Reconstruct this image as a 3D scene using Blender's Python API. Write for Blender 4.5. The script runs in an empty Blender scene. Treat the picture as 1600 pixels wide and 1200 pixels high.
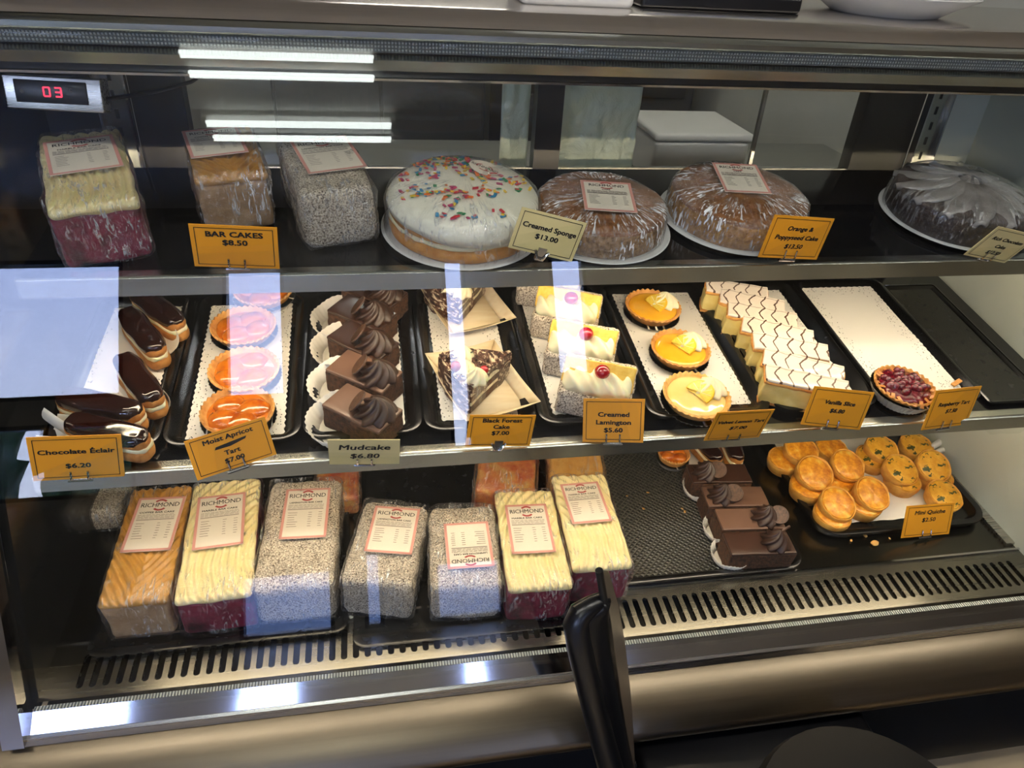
import bpy, math, random
from math import sin, cos, tan, pi, radians, sqrt, atan2
from mathutils import Vector, Matrix, Euler, noise

# ------------------------------------------------------------------ camera
S = bpy.context.scene
COL = S.collection
EYE = 1.55                                   # camera height above the shop floor
F_PX, PITCH, YAW, ROLL = 1150.0, 0.574205, 0.206771, 0.065558
cam_d = bpy.data.cameras.new('camera')
cam = bpy.data.objects.new('camera', cam_d)
COL.objects.link(cam)
fw = Vector((sin(YAW)*cos(PITCH), cos(YAW)*cos(PITCH), -sin(PITCH)))
r0 = Vector((cos(YAW), -sin(YAW), 0))
u0 = r0.cross(fw)
RT = r0*cos(ROLL) + u0*sin(ROLL)
UP = -r0*sin(ROLL) + u0*cos(ROLL)
cm = Matrix((RT, UP, -fw)).transposed().to_4x4()
cm.translation = (0, 0, EYE)
cam.matrix_world = cm
cam_d.sensor_width = 36.0
cam_d.lens = F_PX*36.0/1600.0
cam_d.clip_start = 0.02
S.camera = cam

# ------------------------------------------------------------------ world, exposure
W = bpy.data.worlds.new('sky')
S.world = W
W.use_nodes = True
wn, wl = W.node_tree.nodes, W.node_tree.links
bg = wn['Background']
tc = wn.new('ShaderNodeTexCoord')
sep = wn.new('ShaderNodeSeparateXYZ')
wl.new(tc.outputs['Generated'], sep.inputs[0])
rp = wn.new('ShaderNodeValToRGB')
rp.color_ramp.elements[0].position = 0.0
rp.color_ramp.elements[0].color = (0.70, 0.76, 1.0, 1)
rp.color_ramp.elements[1].position = 0.6
rp.color_ramp.elements[1].color = (0.20, 0.36, 1.0, 1)
wl.new(sep.outputs['Z'], rp.inputs[0])
wl.new(rp.outputs[0], bg.inputs['Color'])
SKY = 9.0
bg.inputs['Strength'].default_value = SKY
vs = S.view_settings
vs.view_transform = 'Standard'
vs.look = 'None'
vs.gamma = 1.0
vs.use_curve_mapping = False
vs.exposure = 0.45
S.cycles.transparent_max_bounces = 24
S.cycles.max_bounces = 10
S.cycles.sample_clamp_indirect = 6.0
# light strengths (used by the lamps' builders)
E_TUBE = 11.0        # ceiling fluorescents
E_ADDED = 24.0    # ceiling lights added out of view to brighten upper shelf and kitchen
E_STRIP_MID = 26.0  # strip under the top shelf
E_STRIP_LOW = 26.0  # strip under the middle shelf
WARM = (1.0, 0.80, 0.55)

# ------------------------------------------------------------------ pixel -> place on a real surface
def ray(px, py):
    return fw*F_PX + RT*(px-800) - UP*(py-600)
class Plane:
    """a shelf: front edge at Y0, height Z0 (relative to the eye), sloping up to the back by t"""
    def __init__(s, Y0, Z0, t):
        s.Y0, s.Z0, s.t = Y0, Z0+EYE, t
        s.ey = Vector((0, cos(t), sin(t)))
        s.ez = Vector((0, -sin(t), cos(t)))
        s.o = Vector((0, Y0, Z0+EYE))
    def px(s, x, y, h=0.0):
        d = ray(x, y)
        o = s.o + s.ez*h - Vector((0, 0, EYE))
        return d*(o.dot(s.ez)/d.dot(s.ez)) + Vector((0, 0, EYE))
    def foot(s, p):
        return p - s.ez*((p-s.o).dot(s.ez))
    def at(s, X, Y, h=0.0):
        return Vector((X, Y, s.Z0+(Y-s.Y0)*tan(s.t))) + s.ez*h
    def mat(s, p, yaw=0.0):
        m = Matrix((Vector((1, 0, 0)), s.ey, s.ez)).transposed().to_4x4() @ Matrix.Rotation(yaw, 4, 'Z')
        m.translation = p
        return m
    def yaw(s, d):                                  # angle of a direction within the plane
        return atan2(d.dot(s.ey), d.x)
DECK = Plane(.70, -.945, radians(4))
MID = Plane(.81, -.642, radians(9))
TOP = Plane(.905, -.411, radians(9))

# ------------------------------------------------------------------ geometry collector
def n3(p, s=1.0, o=0.0):
    return noise.noise(Vector((p[0]*s+o, p[1]*s+o*.7, p[2]*s-o*.3)))
class G:
    def __init__(s):
        s.v, s.f, s.m, s.cur = [], [], [], 0
    def add(s, vs, fs, T=None):
        b = len(s.v)
        if T is not None:
            vs = [T @ Vector(v) for v in vs]
        s.v += [tuple(v) for v in vs]
        s.f += [tuple(i+b for i in f) for f in fs]
        s.m += [s.cur]*len(fs)
        return s
    def box(s, x0, x1, y0, y1, z0, z1, T=None):
        return s.add([(x, y, z) for z in (z0, z1) for y in (y0, y1) for x in (x0, x1)],
                     [(0, 2, 3, 1), (4, 5, 7, 6), (0, 1, 5, 4), (2, 6, 7, 3), (0, 4, 6, 2), (1, 3, 7, 5)], T)
    def rbox(s, w, l, h, r, n=6, c=3, fn=None, T=None, z0=0.0):
        """rounded block standing on z0; fn moves each vertex"""
        r = min(r, w*.499, l*.499, h*.499)
        half = (w/2, l/2, h/2)
        def co(a, n):
            i = a-r
            k = [i + r*tan(j*pi/4/c) for j in range(1, c+1)]
            m = [-i + 2*i*j/n for j in range(n+1)] if i > 1e-6 else [0.0]
            return [-q for q in reversed(k)] + m + k
        lm = max(half)
        C = [co(a, max(1, round(n*a/lm))) for a in half]
        vs, fs = [], []
        for ax in range(3):
            a, b = [(1, 2), (2, 0), (0, 1)][ax]
            for sg in (-1, 1):
                base = len(vs)
                for q in C[b]:
                    for p in C[a]:
                        v = [0, 0, 0]
                        v[ax], v[a], v[b] = sg*half[ax], p, q
                        inn = [max(-(half[i]-r), min(half[i]-r, v[i])) for i in range(3)]
                        d = Vector([v[i]-inn[i] for i in range(3)])
                        d = d.normalized()*r if d.length > 1e-9 else d
                        o = Vector(inn)+d
                        o.z += half[2]+z0
                        vs.append(o)
                na = len(C[a])
                for j in range(len(C[b])-1):
                    for i in range(na-1):
                        q = (base+j*na+i, base+j*na+i+1, base+(j+1)*na+i+1, base+(j+1)*na+i)
                        fs.append(q if sg > 0 else q[::-1])
        key, remap, out = {}, [], []
        for v in vs:
            k = (round(v[0], 6), round(v[1], 6), round(v[2], 6))
            if k not in key:
                key[k] = len(out)
                out.append(v)
            remap.append(key[k])
        if fn:
            out = [fn(v) for v in out]
        fs2 = []
        for f in fs:
            g = []
            for i in f:
                if remap[i] not in g:
                    g.append(remap[i])
            if len(g) > 2:
                fs2.append(g)
        return s.add(out, fs2, T)
    def lathe(s, prof, seg=32, fn=None, T=None, a0=0.0, a1=2*pi):
        """prof: (r, z) from bottom to top; fn(r, z, angle, i) -> (r, z)"""
        full = abs(a1-a0-2*pi) < 1e-6
        m = seg if full else seg+1
        vs, fs = [], []
        for i, (r, z) in enumerate(prof):
            for k in range(m):
                a = a0+(a1-a0)*k/seg
                R, Z = fn(r, z, a, i) if fn else (r, z)
                vs.append((R*cos(a), R*sin(a), Z))
        for i in range(len(prof)-1):
            for k in range(seg):
                k2 = (k+1) % m
                fs.append((i*m+k, i*m+k2, (i+1)*m+k2, (i+1)*m+k))
        if prof[0][0] > 1e-5:
            fs.append(tuple(reversed(range(m))))
        if prof[-1][0] > 1e-5:
            fs.append(tuple((len(prof)-1)*m+k for k in range(m)))
        return s.add(vs, fs, T)
    def tube(s, pts, r, seg=8, T=None, closed=False):
        pts = [Vector(p) for p in pts]
        n = len(pts)
        rr = r if isinstance(r, (list, tuple)) else [r]*n
        vs, fs = [], []
        prev = None
        for i, p in enumerate(pts):
            if closed:
                d = pts[(i+1) % n]-pts[i-1]
            else:
                d = pts[min(i+1, n-1)]-pts[max(i-1, 0)]
            d.normalize()
            if prev is None:
                a = Vector((0, 0, 1)) if abs(d.z) < .9 else Vector((1, 0, 0))
                x = d.cross(a).normalized()
            else:
                x = (prev-d*prev.dot(d)).normalized()
            prev = x
            y = d.cross(x)
            for k in range(seg):
                a = 2*pi*k/seg
                vs.append(p+(x*cos(a)+y*sin(a))*rr[i])
        for i in range(n if closed else n-1):
            j = (i+1) % n
            for k in range(seg):
                k2 = (k+1) % seg
                fs.append((i*seg+k, i*seg+k2, j*seg+k2, j*seg+k))
        if not closed:
            fs.append(tuple(reversed(range(seg))))
            fs.append(tuple((n-1)*seg+k for k in range(seg)))
        return s.add(vs, fs, T)
    def prism(s, prof, x0, x1, T=None):
        """closed (y, z) outline swept along X"""
        n = len(prof)
        vs = [(x0, y, z) for y, z in prof]+[(x1, y, z) for y, z in prof]
        fs = [(i, (i+1) % n, n+(i+1) % n, n+i) for i in range(n)]
        fs += [tuple(reversed(range(n))), tuple(range(n, 2*n))]
        return s.add(vs, fs, T)
    def grid(s, nu, nv, fn, T=None):
        vs = [fn(i/nu, j/nv) for j in range(nv+1) for i in range(nu+1)]
        m = nu+1
        return s.add(vs, [(j*m+i, j*m+i+1, (j+1)*m+i+1, (j+1)*m+i) for j in range(nv) for i in range(nu)], T)
    def ell(s, c, r, seg=16, rings=8, fn=None, T=None):
        vs = [(0, 0, -1)]
        for i in range(1, rings):
            t = pi*i/rings
            vs += [(sin(t)*cos(2*pi*k/seg), sin(t)*sin(2*pi*k/seg), -cos(t)) for k in range(seg)]
        vs.append((0, 0, 1))
        fs = [(0, 1+(k+1) % seg, 1+k) for k in range(seg)]
        for i in range(rings-2):
            for k in range(seg):
                k2 = (k+1) % seg
                fs.append((1+i*seg+k, 1+i*seg+k2, 1+(i+1)*seg+k2, 1+(i+1)*seg+k))
        e = len(vs)-1
        fs += [(e, e-seg+k, e-seg+(k+1) % seg) for k in range(seg)]
        out = []
        for v in vs:
            o = Vector((c[0]+v[0]*r[0], c[1]+v[1]*r[1], c[2]+v[2]*r[2]))
            out.append(fn(o, v) if fn else o)
        return s.add(out, fs, T)

def build(name, g, mats, parent=None, M=None, sharp=40, solid=0.0):
    me = g if isinstance(g, bpy.types.Mesh) else None
    if me is None:
        me = bpy.data.meshes.new(name)
        me.from_pydata(g.v, [], g.f)
        me.polygons.foreach_set('material_index', g.m)
        me.polygons.foreach_set('use_smooth', [True]*len(g.f))
        me.update()
        if sharp < 180:
            me.set_sharp_from_angle(angle=radians(sharp))
    for m in (mats if isinstance(mats, (list, tuple)) else [mats]):
        me.materials.append(m)
    o = bpy.data.objects.new(name, me)
    COL.objects.link(o)
    if parent is not None:
        o.parent = parent
    if M is not None:
        if parent is not None:
            o.matrix_basis = M
        else:
            o.matrix_world = M
    if solid:
        md = o.modifiers.new('thickness', 'SOLIDIFY')
        md.thickness = solid
        md.offset = 0
    return o
def tag(o, label, cat, group=None, kind=None):
    if label: o['label'] = label
    if cat: o['category'] = cat
    if group: o['group'] = group
    if kind: o['kind'] = kind
    return o
def thing(name, label, cat, M, group=None):
    o = bpy.data.objects.new(name, None)
    o.empty_display_size = .02
    COL.objects.link(o)
    o.matrix_world = M
    return tag(o, label, cat, group)
def struct(name, g, m, **k):
    o = build(name, g, m, **k)
    o['kind'] = 'structure'
    return o
def copy_tree(o, parent=None):
    c = o.copy()
    COL.objects.link(c)
    if parent is not None:
        c.parent = parent
    for ch in list(o.children):
        copy_tree(ch, c)
    return c
def relabel(o, label, M=None):
    o['label'] = label
    if M is not None:
        o.matrix_world = M
    return o
T3 = lambda x, y, z: Matrix.Translation((x, y, z))
RX = lambda a: Matrix.Rotation(radians(a), 4, 'X')
RY = lambda a: Matrix.Rotation(radians(a), 4, 'Y')
RZ = lambda a: Matrix.Rotation(radians(a), 4, 'Z')

# ------------------------------------------------------------------ materials
def lin(c):
    return tuple((x/12.92 if x <= .04045 else ((x+.055)/1.055)**2.4) for x in c)
def hx(h):
    return lin(tuple(int(h[i:i+2], 16)/255 for i in (0, 2, 4)))+(1,)
class Mt:
    def __init__(s, name):
        s.mat = bpy.data.materials.new(name)
        s.mat.use_nodes = True
        s.n, s.l = s.mat.node_tree.nodes, s.mat.node_tree.links
        s.p = s.n['Principled BSDF']
        s.out = s.n['Material Output']
        s._tc = None
    def node(s, t, **k):
        x = s.n.new(t)
        for a, b in k.items():
            setattr(x, a, b)
        return x
    def set(s, sock, v):
        if isinstance(v, bpy.types.NodeSocket):
            s.l.new(v, sock)
        else:
            sock.default_value = v
    def co(s):
        if s._tc is None:
            s._tc = s.node('ShaderNodeTexCoord').outputs['Object']
        return s._tc
    def map(s, sc=(1, 1, 1), rot=(0, 0, 0), loc=(0, 0, 0)):
        m = s.node('ShaderNodeMapping')
        s.l.new(s.co(), m.inputs['Vector'])
        m.inputs['Scale'].default_value = sc
        m.inputs['Rotation'].default_value = rot
        m.inputs['Location'].default_value = loc
        return m.outputs[0]
    def noise(s, scale, detail=3, rough=.5, vec=None, dist=0.0):
        x = s.node('ShaderNodeTexNoise')
        s.l.new(vec or s.co(), x.inputs['Vector'])
        x.inputs['Scale'].default_value = scale
        x.inputs['Detail'].default_value = detail
        x.inputs['Roughness'].default_value = rough
        x.inputs['Distortion'].default_value = dist
        return x.outputs['Fac']
    def voro(s, scale, vec=None, feat='F1', out='Distance', rnd=1.0):
        x = s.node('ShaderNodeTexVoronoi', feature=feat)
        s.l.new(vec or s.co(), x.inputs['Vector'])
        x.inputs['Scale'].default_value = scale
        x.inputs['Randomness'].default_value = rnd
        return x.outputs[out]
    def wave(s, scale, dist=0.0, vec=None, axis='X', detail=2, dscale=1.0):
        x = s.node('ShaderNodeTexWave', bands_direction=axis)
        s.l.new(vec or s.co(), x.inputs['Vector'])
        x.inputs['Scale'].default_value = scale
        x.inputs['Distortion'].default_value = dist
        x.inputs['Detail'].default_value = detail
        x.inputs['Detail Scale'].default_value = dscale
        return x.outputs['Fac']
    def ramp(s, fac, stops, interp='LINEAR'):
        x = s.node('ShaderNodeValToRGB')
        s.l.new(fac, x.inputs[0])
        cr = x.color_ramp
        cr.interpolation = interp
        while len(cr.elements) < len(stops):
            cr.elements.new(.5)
        for e, (p, c) in zip(cr.elements, stops):
            e.position = p
            e.color = hx(c) if isinstance(c, str) else ((c, c, c, 1) if isinstance(c, (int, float)) else c)
        return x.outputs[0]
    def math(s, op, a, b=None, c=None):
        x = s.node('ShaderNodeMath', operation=op)
        s.set(x.inputs[0], a)
        if b is not None: s.set(x.inputs[1], b)
        if c is not None: s.set(x.inputs[2], c)
        return x.outputs[0]
    def xyz(s, vec=None):
        x = s.node('ShaderNodeSeparateXYZ')
        s.l.new(vec or s.co(), x.inputs[0])
        return x.outputs
    def mix(s, f, a, b):
        x = s.node('ShaderNodeMix', data_type='RGBA')
        s.set(x.inputs[0], f)
        for sock, v in ((x.inputs[6], a), (x.inputs[7], b)):
            s.set(sock, hx(v) if isinstance(v, str) else v)
        return x.outputs[2]
    def bump(s, h, strength=.5, dist=.001):
        x = s.node('ShaderNodeBump')
        s.l.new(h, x.inputs['Height'])
        x.inputs['Strength'].default_value = strength
        x.inputs['Distance'].default_value = dist
        return x.outputs[0]
    def base(s, c, rough=.5, metal=0.0, **k):
        s.set(s.p.inputs['Base Color'], hx(c) if isinstance(c, str) else c)
        s.set(s.p.inputs['Roughness'], rough)
        s.p.inputs['Metallic'].default_value = metal
        for a, b in k.items():
            s.set(s.p.inputs[a.replace('_', ' ')], b)
        return s
    def nrm(s, b):
        s.l.new(b, s.p.inputs['Normal'])
        return s
    def schlick(s, f0, bumpn=None):
        g = s.node('ShaderNodeNewGeometry')
        d = s.node('ShaderNodeVectorMath', operation='DOT_PRODUCT')
        s.l.new(bumpn or g.outputs['Normal'], d.inputs[0])
        s.l.new(g.outputs['Incoming'], d.inputs[1])
        a = s.math('ABSOLUTE', d.outputs['Value'])
        k = s.math('POWER', s.math('SUBTRACT', 1.0, a), 5.0)
        return s.math('ADD', s.math('MULTIPLY', k, 1-f0), f0)
    def shader(s, sh):
        s.l.new(sh, s.out.inputs['Surface'])
        return s
def simple(name, c, rough=.5, metal=0.0, **k):
    return Mt(name).base(c, rough, metal, **k).mat

def steel_mat(name, c='b9b6b0', rough=.28, sx=2, sy=300, aniso=True):
    m = Mt(name)
    nz = m.noise(1.0, 4, .6, m.map((sx, sy, sy)))
    m.base(m.ramp(nz, [(.25, c), (.75, tuple(min(1, q*1.12) for q in hx(c)[:3])+(1,))]), m.math('ADD', m.math('MULTIPLY', nz, .14), rough-.07), 1.0)
    m.nrm(m.bump(nz, .06, .0004))
    return m.mat
def mottled(name, c0, c1, scale, rough=.6, bumps=.4, bd=.001, detail=5, c2=None, coat=0.0, sub=0.0):
    m = Mt(name)
    nz = m.noise(scale, detail, .6)
    st = [(.32, c0), (.68, c1)] if c2 is None else [(.3, c0), (.52, c1), (.72, c2)]
    m.base(m.ramp(nz, st), rough, Coat_Weight=coat, Coat_Roughness=.08)
    if sub:
        m.p.inputs['Subsurface Weight'].default_value = sub
        m.p.inputs['Subsurface Scale'].default_value = .004
    m.nrm(m.bump(m.noise(scale*2.5, 4, .6), bumps, bd))
    return m.mat

M_STEEL = steel_mat('brushed_steel')
M_PANEL = steel_mat('front_panel_steel', '766a58', .33, 2.5, 260)
M_CHROME = Mt('polished_steel').base('c9c8cc', .07, 1.0).mat
M_BAND = steel_mat('top_band_steel', 'cbc4be', .2, 2, 160)
M_ALU = steel_mat('aluminium_trim', 'b4b6b0', .24, 2, 200)
M_DARKTRIM = Mt('dark_anodised').base('17181a', .28).mat
_m = Mt('black_glass_shelf')
_m.base('0b0c10', _m.ramp(_m.noise(30, 4), [(.35, .05), (.75, .16)]))
M_SHELF = _m.mat
M_VENT = steel_mat('vent_steel', '77756e', .26, 4, 160)
M_DECK = steel_mat('deck_steel', '55544f', .22, 3, 120)
_m = Mt('white_enamel')
_m.base('b9beb0', _m.ramp(_m.noise(6), [(.3, .25), (.7, .4)]))
M_ENAMEL = _m.mat
M_DARKPANE = Mt('dark_panel').base('0f1113', .12).mat
M_RUBBER = Mt('black_rubber').base('0c0c0d', .45).mat
M_STOOL = Mt('black_vinyl').base('040405', .55, Specular_IOR_Level=.25).mat
M_CHAIRB = Mt('chair_back_plastic').base('4d433a', .4).mat
M_BLACKPL = Mt('black_plastic').base('0d0d10', .3).mat
_m = Mt('black_tray_plastic')
_m.base('0c0d0f', _m.ramp(_m.noise(60, 3), [(.3, .16), (.7, .3)]))
_m.nrm(_m.bump(_m.noise(300, 2), .05, .0005))
M_TRAY = _m.mat
M_TRAYRIM = steel_mat('dark_tray_rim', '47484c', .24, 20, 20)
_m = Mt('textured_tray_floor')
_x = _m.xyz()
_a = _m.math('ADD', _x[0], _x[1])
_b = _m.math('SUBTRACT', _x[0], _x[1])
_s = lambda q: _m.math('ABSOLUTE', _m.math('SINE', _m.math('MULTIPLY', q, 300.0)))
_h = _m.math('MINIMUM', _s(_a), _s(_b))
_m.base(_m.ramp(_h, [(.12, '5e5b50'), (.4, '262622')]), .28)
_m.nrm(_m.bump(_h, 1.0, .002))
M_TRAYTEX = _m.mat
_m = Mt('clear_glass')
_t = _m.node('ShaderNodeBsdfTransparent')
_t.inputs[0].default_value = (.975, .985, .98, 1)
_g = _m.node('ShaderNodeBsdfGlossy')
_g.inputs['Roughness'].default_value = 0.0
_mx = _m.node('ShaderNodeMixShader')
_m.l.new(_m.schlick(.043), _mx.inputs[0])
_m.l.new(_t.outputs[0], _mx.inputs[1])
_m.l.new(_g.outputs[0], _mx.inputs[2])
_m.shader(_mx.outputs[0])
M_GLASS = _m.mat
def wrap_mat(name, base=.06, fold=.5, scale=1.0, rot=0.0, polar=False):
    """thin clear film: see-through, glossy, with whitish folds and their highlights painted as streaks"""
    m = Mt(name)
    if polar:
        x = m.xyz()
        cb = m.node('ShaderNodeCombineXYZ')
        m.set(cb.inputs[0], m.math('MULTIPLY', m.math('ARCTAN2', x[1], x[0]), 17.0*scale))
        rr = m.math('SQRT', m.math('ADD', m.math('MULTIPLY', x[0], x[0]), m.math('MULTIPLY', x[1], x[1])))
        m.set(cb.inputs[1], m.math('MULTIPLY', m.math('SUBTRACT', rr, x[2]), 34.0*scale))
        v = cb.outputs[0]
    else:
        v = m.map((230*scale, 38*scale, 60*scale), (0, 0, rot))
    nz = m.noise(1.0, 4, .6, v, 1.4)
    line = m.ramp(nz, [(.53, 0.0), (.61, 1.0)])
    patch = m.ramp(m.noise(20*scale, 2), [(.40, 0.05), (.62, 1.0)])
    msk = m.math('MULTIPLY', line, patch)
    nzb = m.noise(70*scale, 3, .6, None, .6)
    bp = m.node('ShaderNodeBump')
    m.l.new(m.math('ADD', m.math('MULTIPLY', nz, .8), nzb), bp.inputs['Height'])
    bp.inputs['Strength'].default_value = 1.0
    bp.inputs['Distance'].default_value = .007
    tr = m.node('ShaderNodeBsdfTransparent')
    gl = m.node('ShaderNodeBsdfGlossy')
    gl.inputs['Roughness'].default_value = .2
    m.l.new(bp.outputs[0], gl.inputs['Normal'])
    df = m.node('ShaderNodeBsdfDiffuse')
    df.inputs['Color'].default_value = (.95, .95, .95, 1)
    a = m.node('ShaderNodeMixShader')
    gf = m.math('ADD', m.math('ADD', m.schlick(.04), base), m.math('MULTIPLY', msk, .45))
    m.l.new(m.math('MINIMUM', gf, .8), a.inputs[0])
    m.l.new(tr.outputs[0], a.inputs[1])
    m.l.new(gl.outputs[0], a.inputs[2])
    b = m.node('ShaderNodeMixShader')
    m.l.new(m.math('MULTIPLY', msk, fold), b.inputs[0])
    m.l.new(a.outputs[0], b.inputs[1])
    m.l.new(df.outputs[0], b.inputs[2])
    m.shader(b.outputs[0])
    return m.mat
M_WRAP = wrap_mat('cling_film', .13, .30)
M_WRAPL = wrap_mat('loose_cling_film', .16, .65, .7, 1.1)
M_CLEAR = wrap_mat('smooth_cling_film', .05, .28, .7, .5)
M_WRAPS = wrap_mat('tight_shiny_cling_film', .16, .9, 1.0, 0, True)
M_WRAPC = wrap_mat('sheer_cling_film', .06, .25, .8, 0, True)

def emit(name, c, e):
    m = Mt(name)
    m.base((0, 0, 0, 1), .4)
    m.p.inputs['Emission Color'].default_value = tuple(c)+(1,)
    m.p.inputs['Emission Strength'].default_value = e
    return m.mat
M_TUBE = emit('fluorescent_tube', (.93, 1.0, .96), E_TUBE)
M_TUBEADD = emit('added_tube', (1.0, .97, .90), E_ADDED)
M_STRIPM = emit('strip_lamp_middle', WARM, E_STRIP_MID)
M_STRIPL = emit('strip_lamp_low', WARM, E_STRIP_LOW)
M_RED = emit('red_segments', (1.0, .02, .05), 2.2)

# paper and print
M_PAPER = mottled('white_paper', 'e6e1d6', 'efeae0', 30, .75, .1)
M_TAG = Mt('yellow_card').base('dc9416', .55).mat
M_TAGC = Mt('cream_card').base('d2c288', .6).mat
M_INK = simple('black_print', '14110d', .6)
M_INKG = simple('grey_print', '7a6f66', .7)
M_PINK = simple('pink_print', 'c98d80', .6)
M_REDP = simple('red_print', 'a23a36', .6)
M_LABEL = simple('label_paper', 'd9cfbd', .45)
_m = Mt('lace_doily')
_v = _m.voro(230, None, 'F1', 'Distance')
_x = _m.xyz()
_att = _m.node('ShaderNodeAttribute', attribute_name='edge')
_hole = _m.math('MULTIPLY', _m.math('LESS_THAN', _v, .20), _m.math('GREATER_THAN', _att.outputs['Fac'], .5))
_tr = _m.node('ShaderNodeBsdfTransparent')
_m.base('e9e4da', .8)
_mx = _m.node('ShaderNodeMixShader')
_m.l.new(_hole, _mx.inputs[0])
_m.l.new(_m.p.outputs[0], _mx.inputs[1])
_m.l.new(_tr.outputs[0], _mx.inputs[2])
_m.shader(_mx.outputs[0])
M_DOILY = _m.mat

# food
M_ICING = mottled('pale_yellow_icing', 'efdb9a', 'f6e7b2', 40, .42, .15, .001, coat=.15, sub=.1)
M_CARAMEL = mottled('coffee_icing', 'b8812f', 'cf9a48', 40, .38, .15, .001, coat=.2)
M_MARBLE = mottled('marble_sponge', '2e1512', '8c1c3c', 20, .6, .5, .001, 3, '6a2030')
M_MARBLEY = mottled('yellow_marble_sponge', 'a83420', 'cf7f42', 30, .6, .5, .001, 3, 'e0c070')
M_COFFEE = mottled('coffee_sponge', 'a9835a', 'c2a078', 50, .8, .5)
M_PLAIN = mottled('plain_sponge', 'c58b3d', 'd9a95a', 50, .7, .4)
_m = Mt('coconut_on_chocolate')
_nz = _m.noise(430, 3, .7)
_big = _m.noise(25, 2)
_m.base(_m.ramp(_m.math('ADD', _nz, _m.math('MULTIPLY', _m.math('SUBTRACT', _big, .5), .12)), [(.37, '3f2a1f'), (.46, 'b0a08c'), (.57, 'ecdfc8')]), .85)
_m.nrm(_m.bump(_nz, .8, .0025))
M_COCO = _m.mat
M_SPONGE = mottled('golden_sponge', 'b67028', 'd49a4e', 60, .75, .5)
M_SPONGEY = mottled('yellow_sponge', 'eab744', 'f4cf68', 140, .8, .6)
M_CREAM = mottled('whipped_cream', 'f0e4b8', 'f7eecb', 40, .45, .15, .001, sub=.15)
M_WHITEIC = mottled('white_icing', 'e8e3cc', 'f2eedb', 18, .3, .12, coat=.3)
M_POPPY = mottled('poppyseed_crumb', '6e4c2a', 'b08a5c', 170, .8, .8)
M_POPTOP = mottled('brown_cake_top', '7a4a22', '9c6534', 35, .6, .3)
M_ORANGE = mottled('orange_cake_crumb', '82541f', 'c08a40', 150, .8, .8)
M_CHOCK = mottled('dark_cake_crumb', '1f120c', '3c2619', 110, .85, .7)
M_CHOCP = mottled('chocolate_petal', '6c6460', '948e8a', 40, .28, .2, coat=.7)  # grey tone puts the petals' sheen into the chocolate colour
M_GANACHE = mottled('ganache_top', '39231a', '4a2e22', 14, .32, .08, coat=.25)
M_GANACHEM = mottled('milk_ganache_top', '6a4c3c', '7a5a48', 14, .38, .08, coat=.2)
M_BUTTER = mottled('chocolate_buttercream', '2e1b13', '422a1e', 60, .42, .15, coat=.1)
M_MUD = mottled('mudcake_crumb', '28150c', '68432a', 170, .85, 1.0, .002)
M_CHOCDISC = mottled('chocolate_lattice', '2c1a12', '6b4a35', 260, .45, .8)
M_GLAZE = mottled('chocolate_glaze', '1d0b08', '2c130d', 12, .12, .03, coat=.6)
M_CHOUX = mottled('choux_pastry', '9a5a20', 'cf924a', 50, .65, .4)
M_PASTRY = mottled('shortcrust', 'c07a2e', 'dea558', 70, .6, .35)
M_PASTRYL = mottled('pale_shortcrust', 'd39440', 'e8bd72', 60, .65, .35)
M_APRICOT = mottled('glazed_apricot', 'a83c08', 'd0741c', 45, .1, .35, .002, coat=.8, c2='c85a10')
M_LEMON = mottled('lemon_curd', 'f0a81c', 'f7bd38', 20, .14, .05, coat=.7)
M_LEMONP = mottled('pale_lemon_curd', 'f3d27a', 'f6dc92', 24, .14, .1, coat=.7)
M_RIND = simple('lemon_rind', 'f2c018', .35)
M_PULP = mottled('lemon_pulp', 'eec22c', 'f8dc6a', 300, .15, .2, coat=.6)
M_CHERRY = mottled('glace_cherry', '8a0c14', 'b01420', 60, .1, .1, coat=.8)
M_CUSTARD = mottled('vanilla_custard', 'dfc46a', 'ecd98e', 45, .4, .15, coat=.2)
_m = Mt('feathered_icing')
_x = _m.xyz()
_zig = _m.math('MULTIPLY', _m.math('ABSOLUTE', _m.math('SUBTRACT', _m.math('FRACT', _m.math('MULTIPLY', _x[1], 26.0)), .5)), .018)
_wob = _m.math('MULTIPLY', _m.noise(35, 2), .018)
_u = _m.math('FRACT', _m.math('DIVIDE', _m.math('ADD', _m.math('ADD', _x[0], _zig), _wob), .021))
_ln = _m.math('LESS_THAN', _m.math('ABSOLUTE', _m.math('SUBTRACT', _u, .5)), .065)
_v = _m.math('LESS_THAN', _m.math('ABSOLUTE', _m.math('SUBTRACT', _m.math('FRACT', _m.math('ADD', _m.math('MULTIPLY', _x[1], 26.0), _m.math('MULTIPLY', _m.noise(40), .25))), .5)), .02)
_m.base(_m.mix(_m.math('MAXIMUM', _ln, _m.math('MULTIPLY', _v, .5)), 'e9dac8', '5a3c2a'), .3, Coat_Weight=.3)
M_FEATHER = _m.mat
M_PUFF = mottled('puff_pastry', 'b5702a', 'd9a254', 120, .7, .7)
M_BERRY = mottled('raspberry_glaze', '4a0a18', '7a1226', 70, .12, .3, .002, coat=.8)
M_ALMOND = mottled('flaked_almond', 'c0702c', 'dc9a50', 60, .4, .2, coat=.3)
M_QUICHE = mottled('quiche_cheese', 'a8500a', 'e89c22', 58, .42, .5, .002, 5, 'f8d468', coat=.15)
_m = Mt('spinach_quiche_top')
_nz = _m.noise(60, 4, .6)
_sp = _m.ramp(_m.noise(95, 3, .5, None, .5), [(.585, 0.0), (.61, 1.0)])
_m.base(_m.mix(_sp, _m.ramp(_nz, [(.35, 'cf8d16'), (.65, 'ecb23a')]), '3c4416'), .45)
_m.nrm(_m.bump(_nz, .5, .002))
M_SPIN = _m.mat
M_QCRUST = mottled('quiche_crust', 'c98324', 'e5ac4c', 60, .6, .4)
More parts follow.
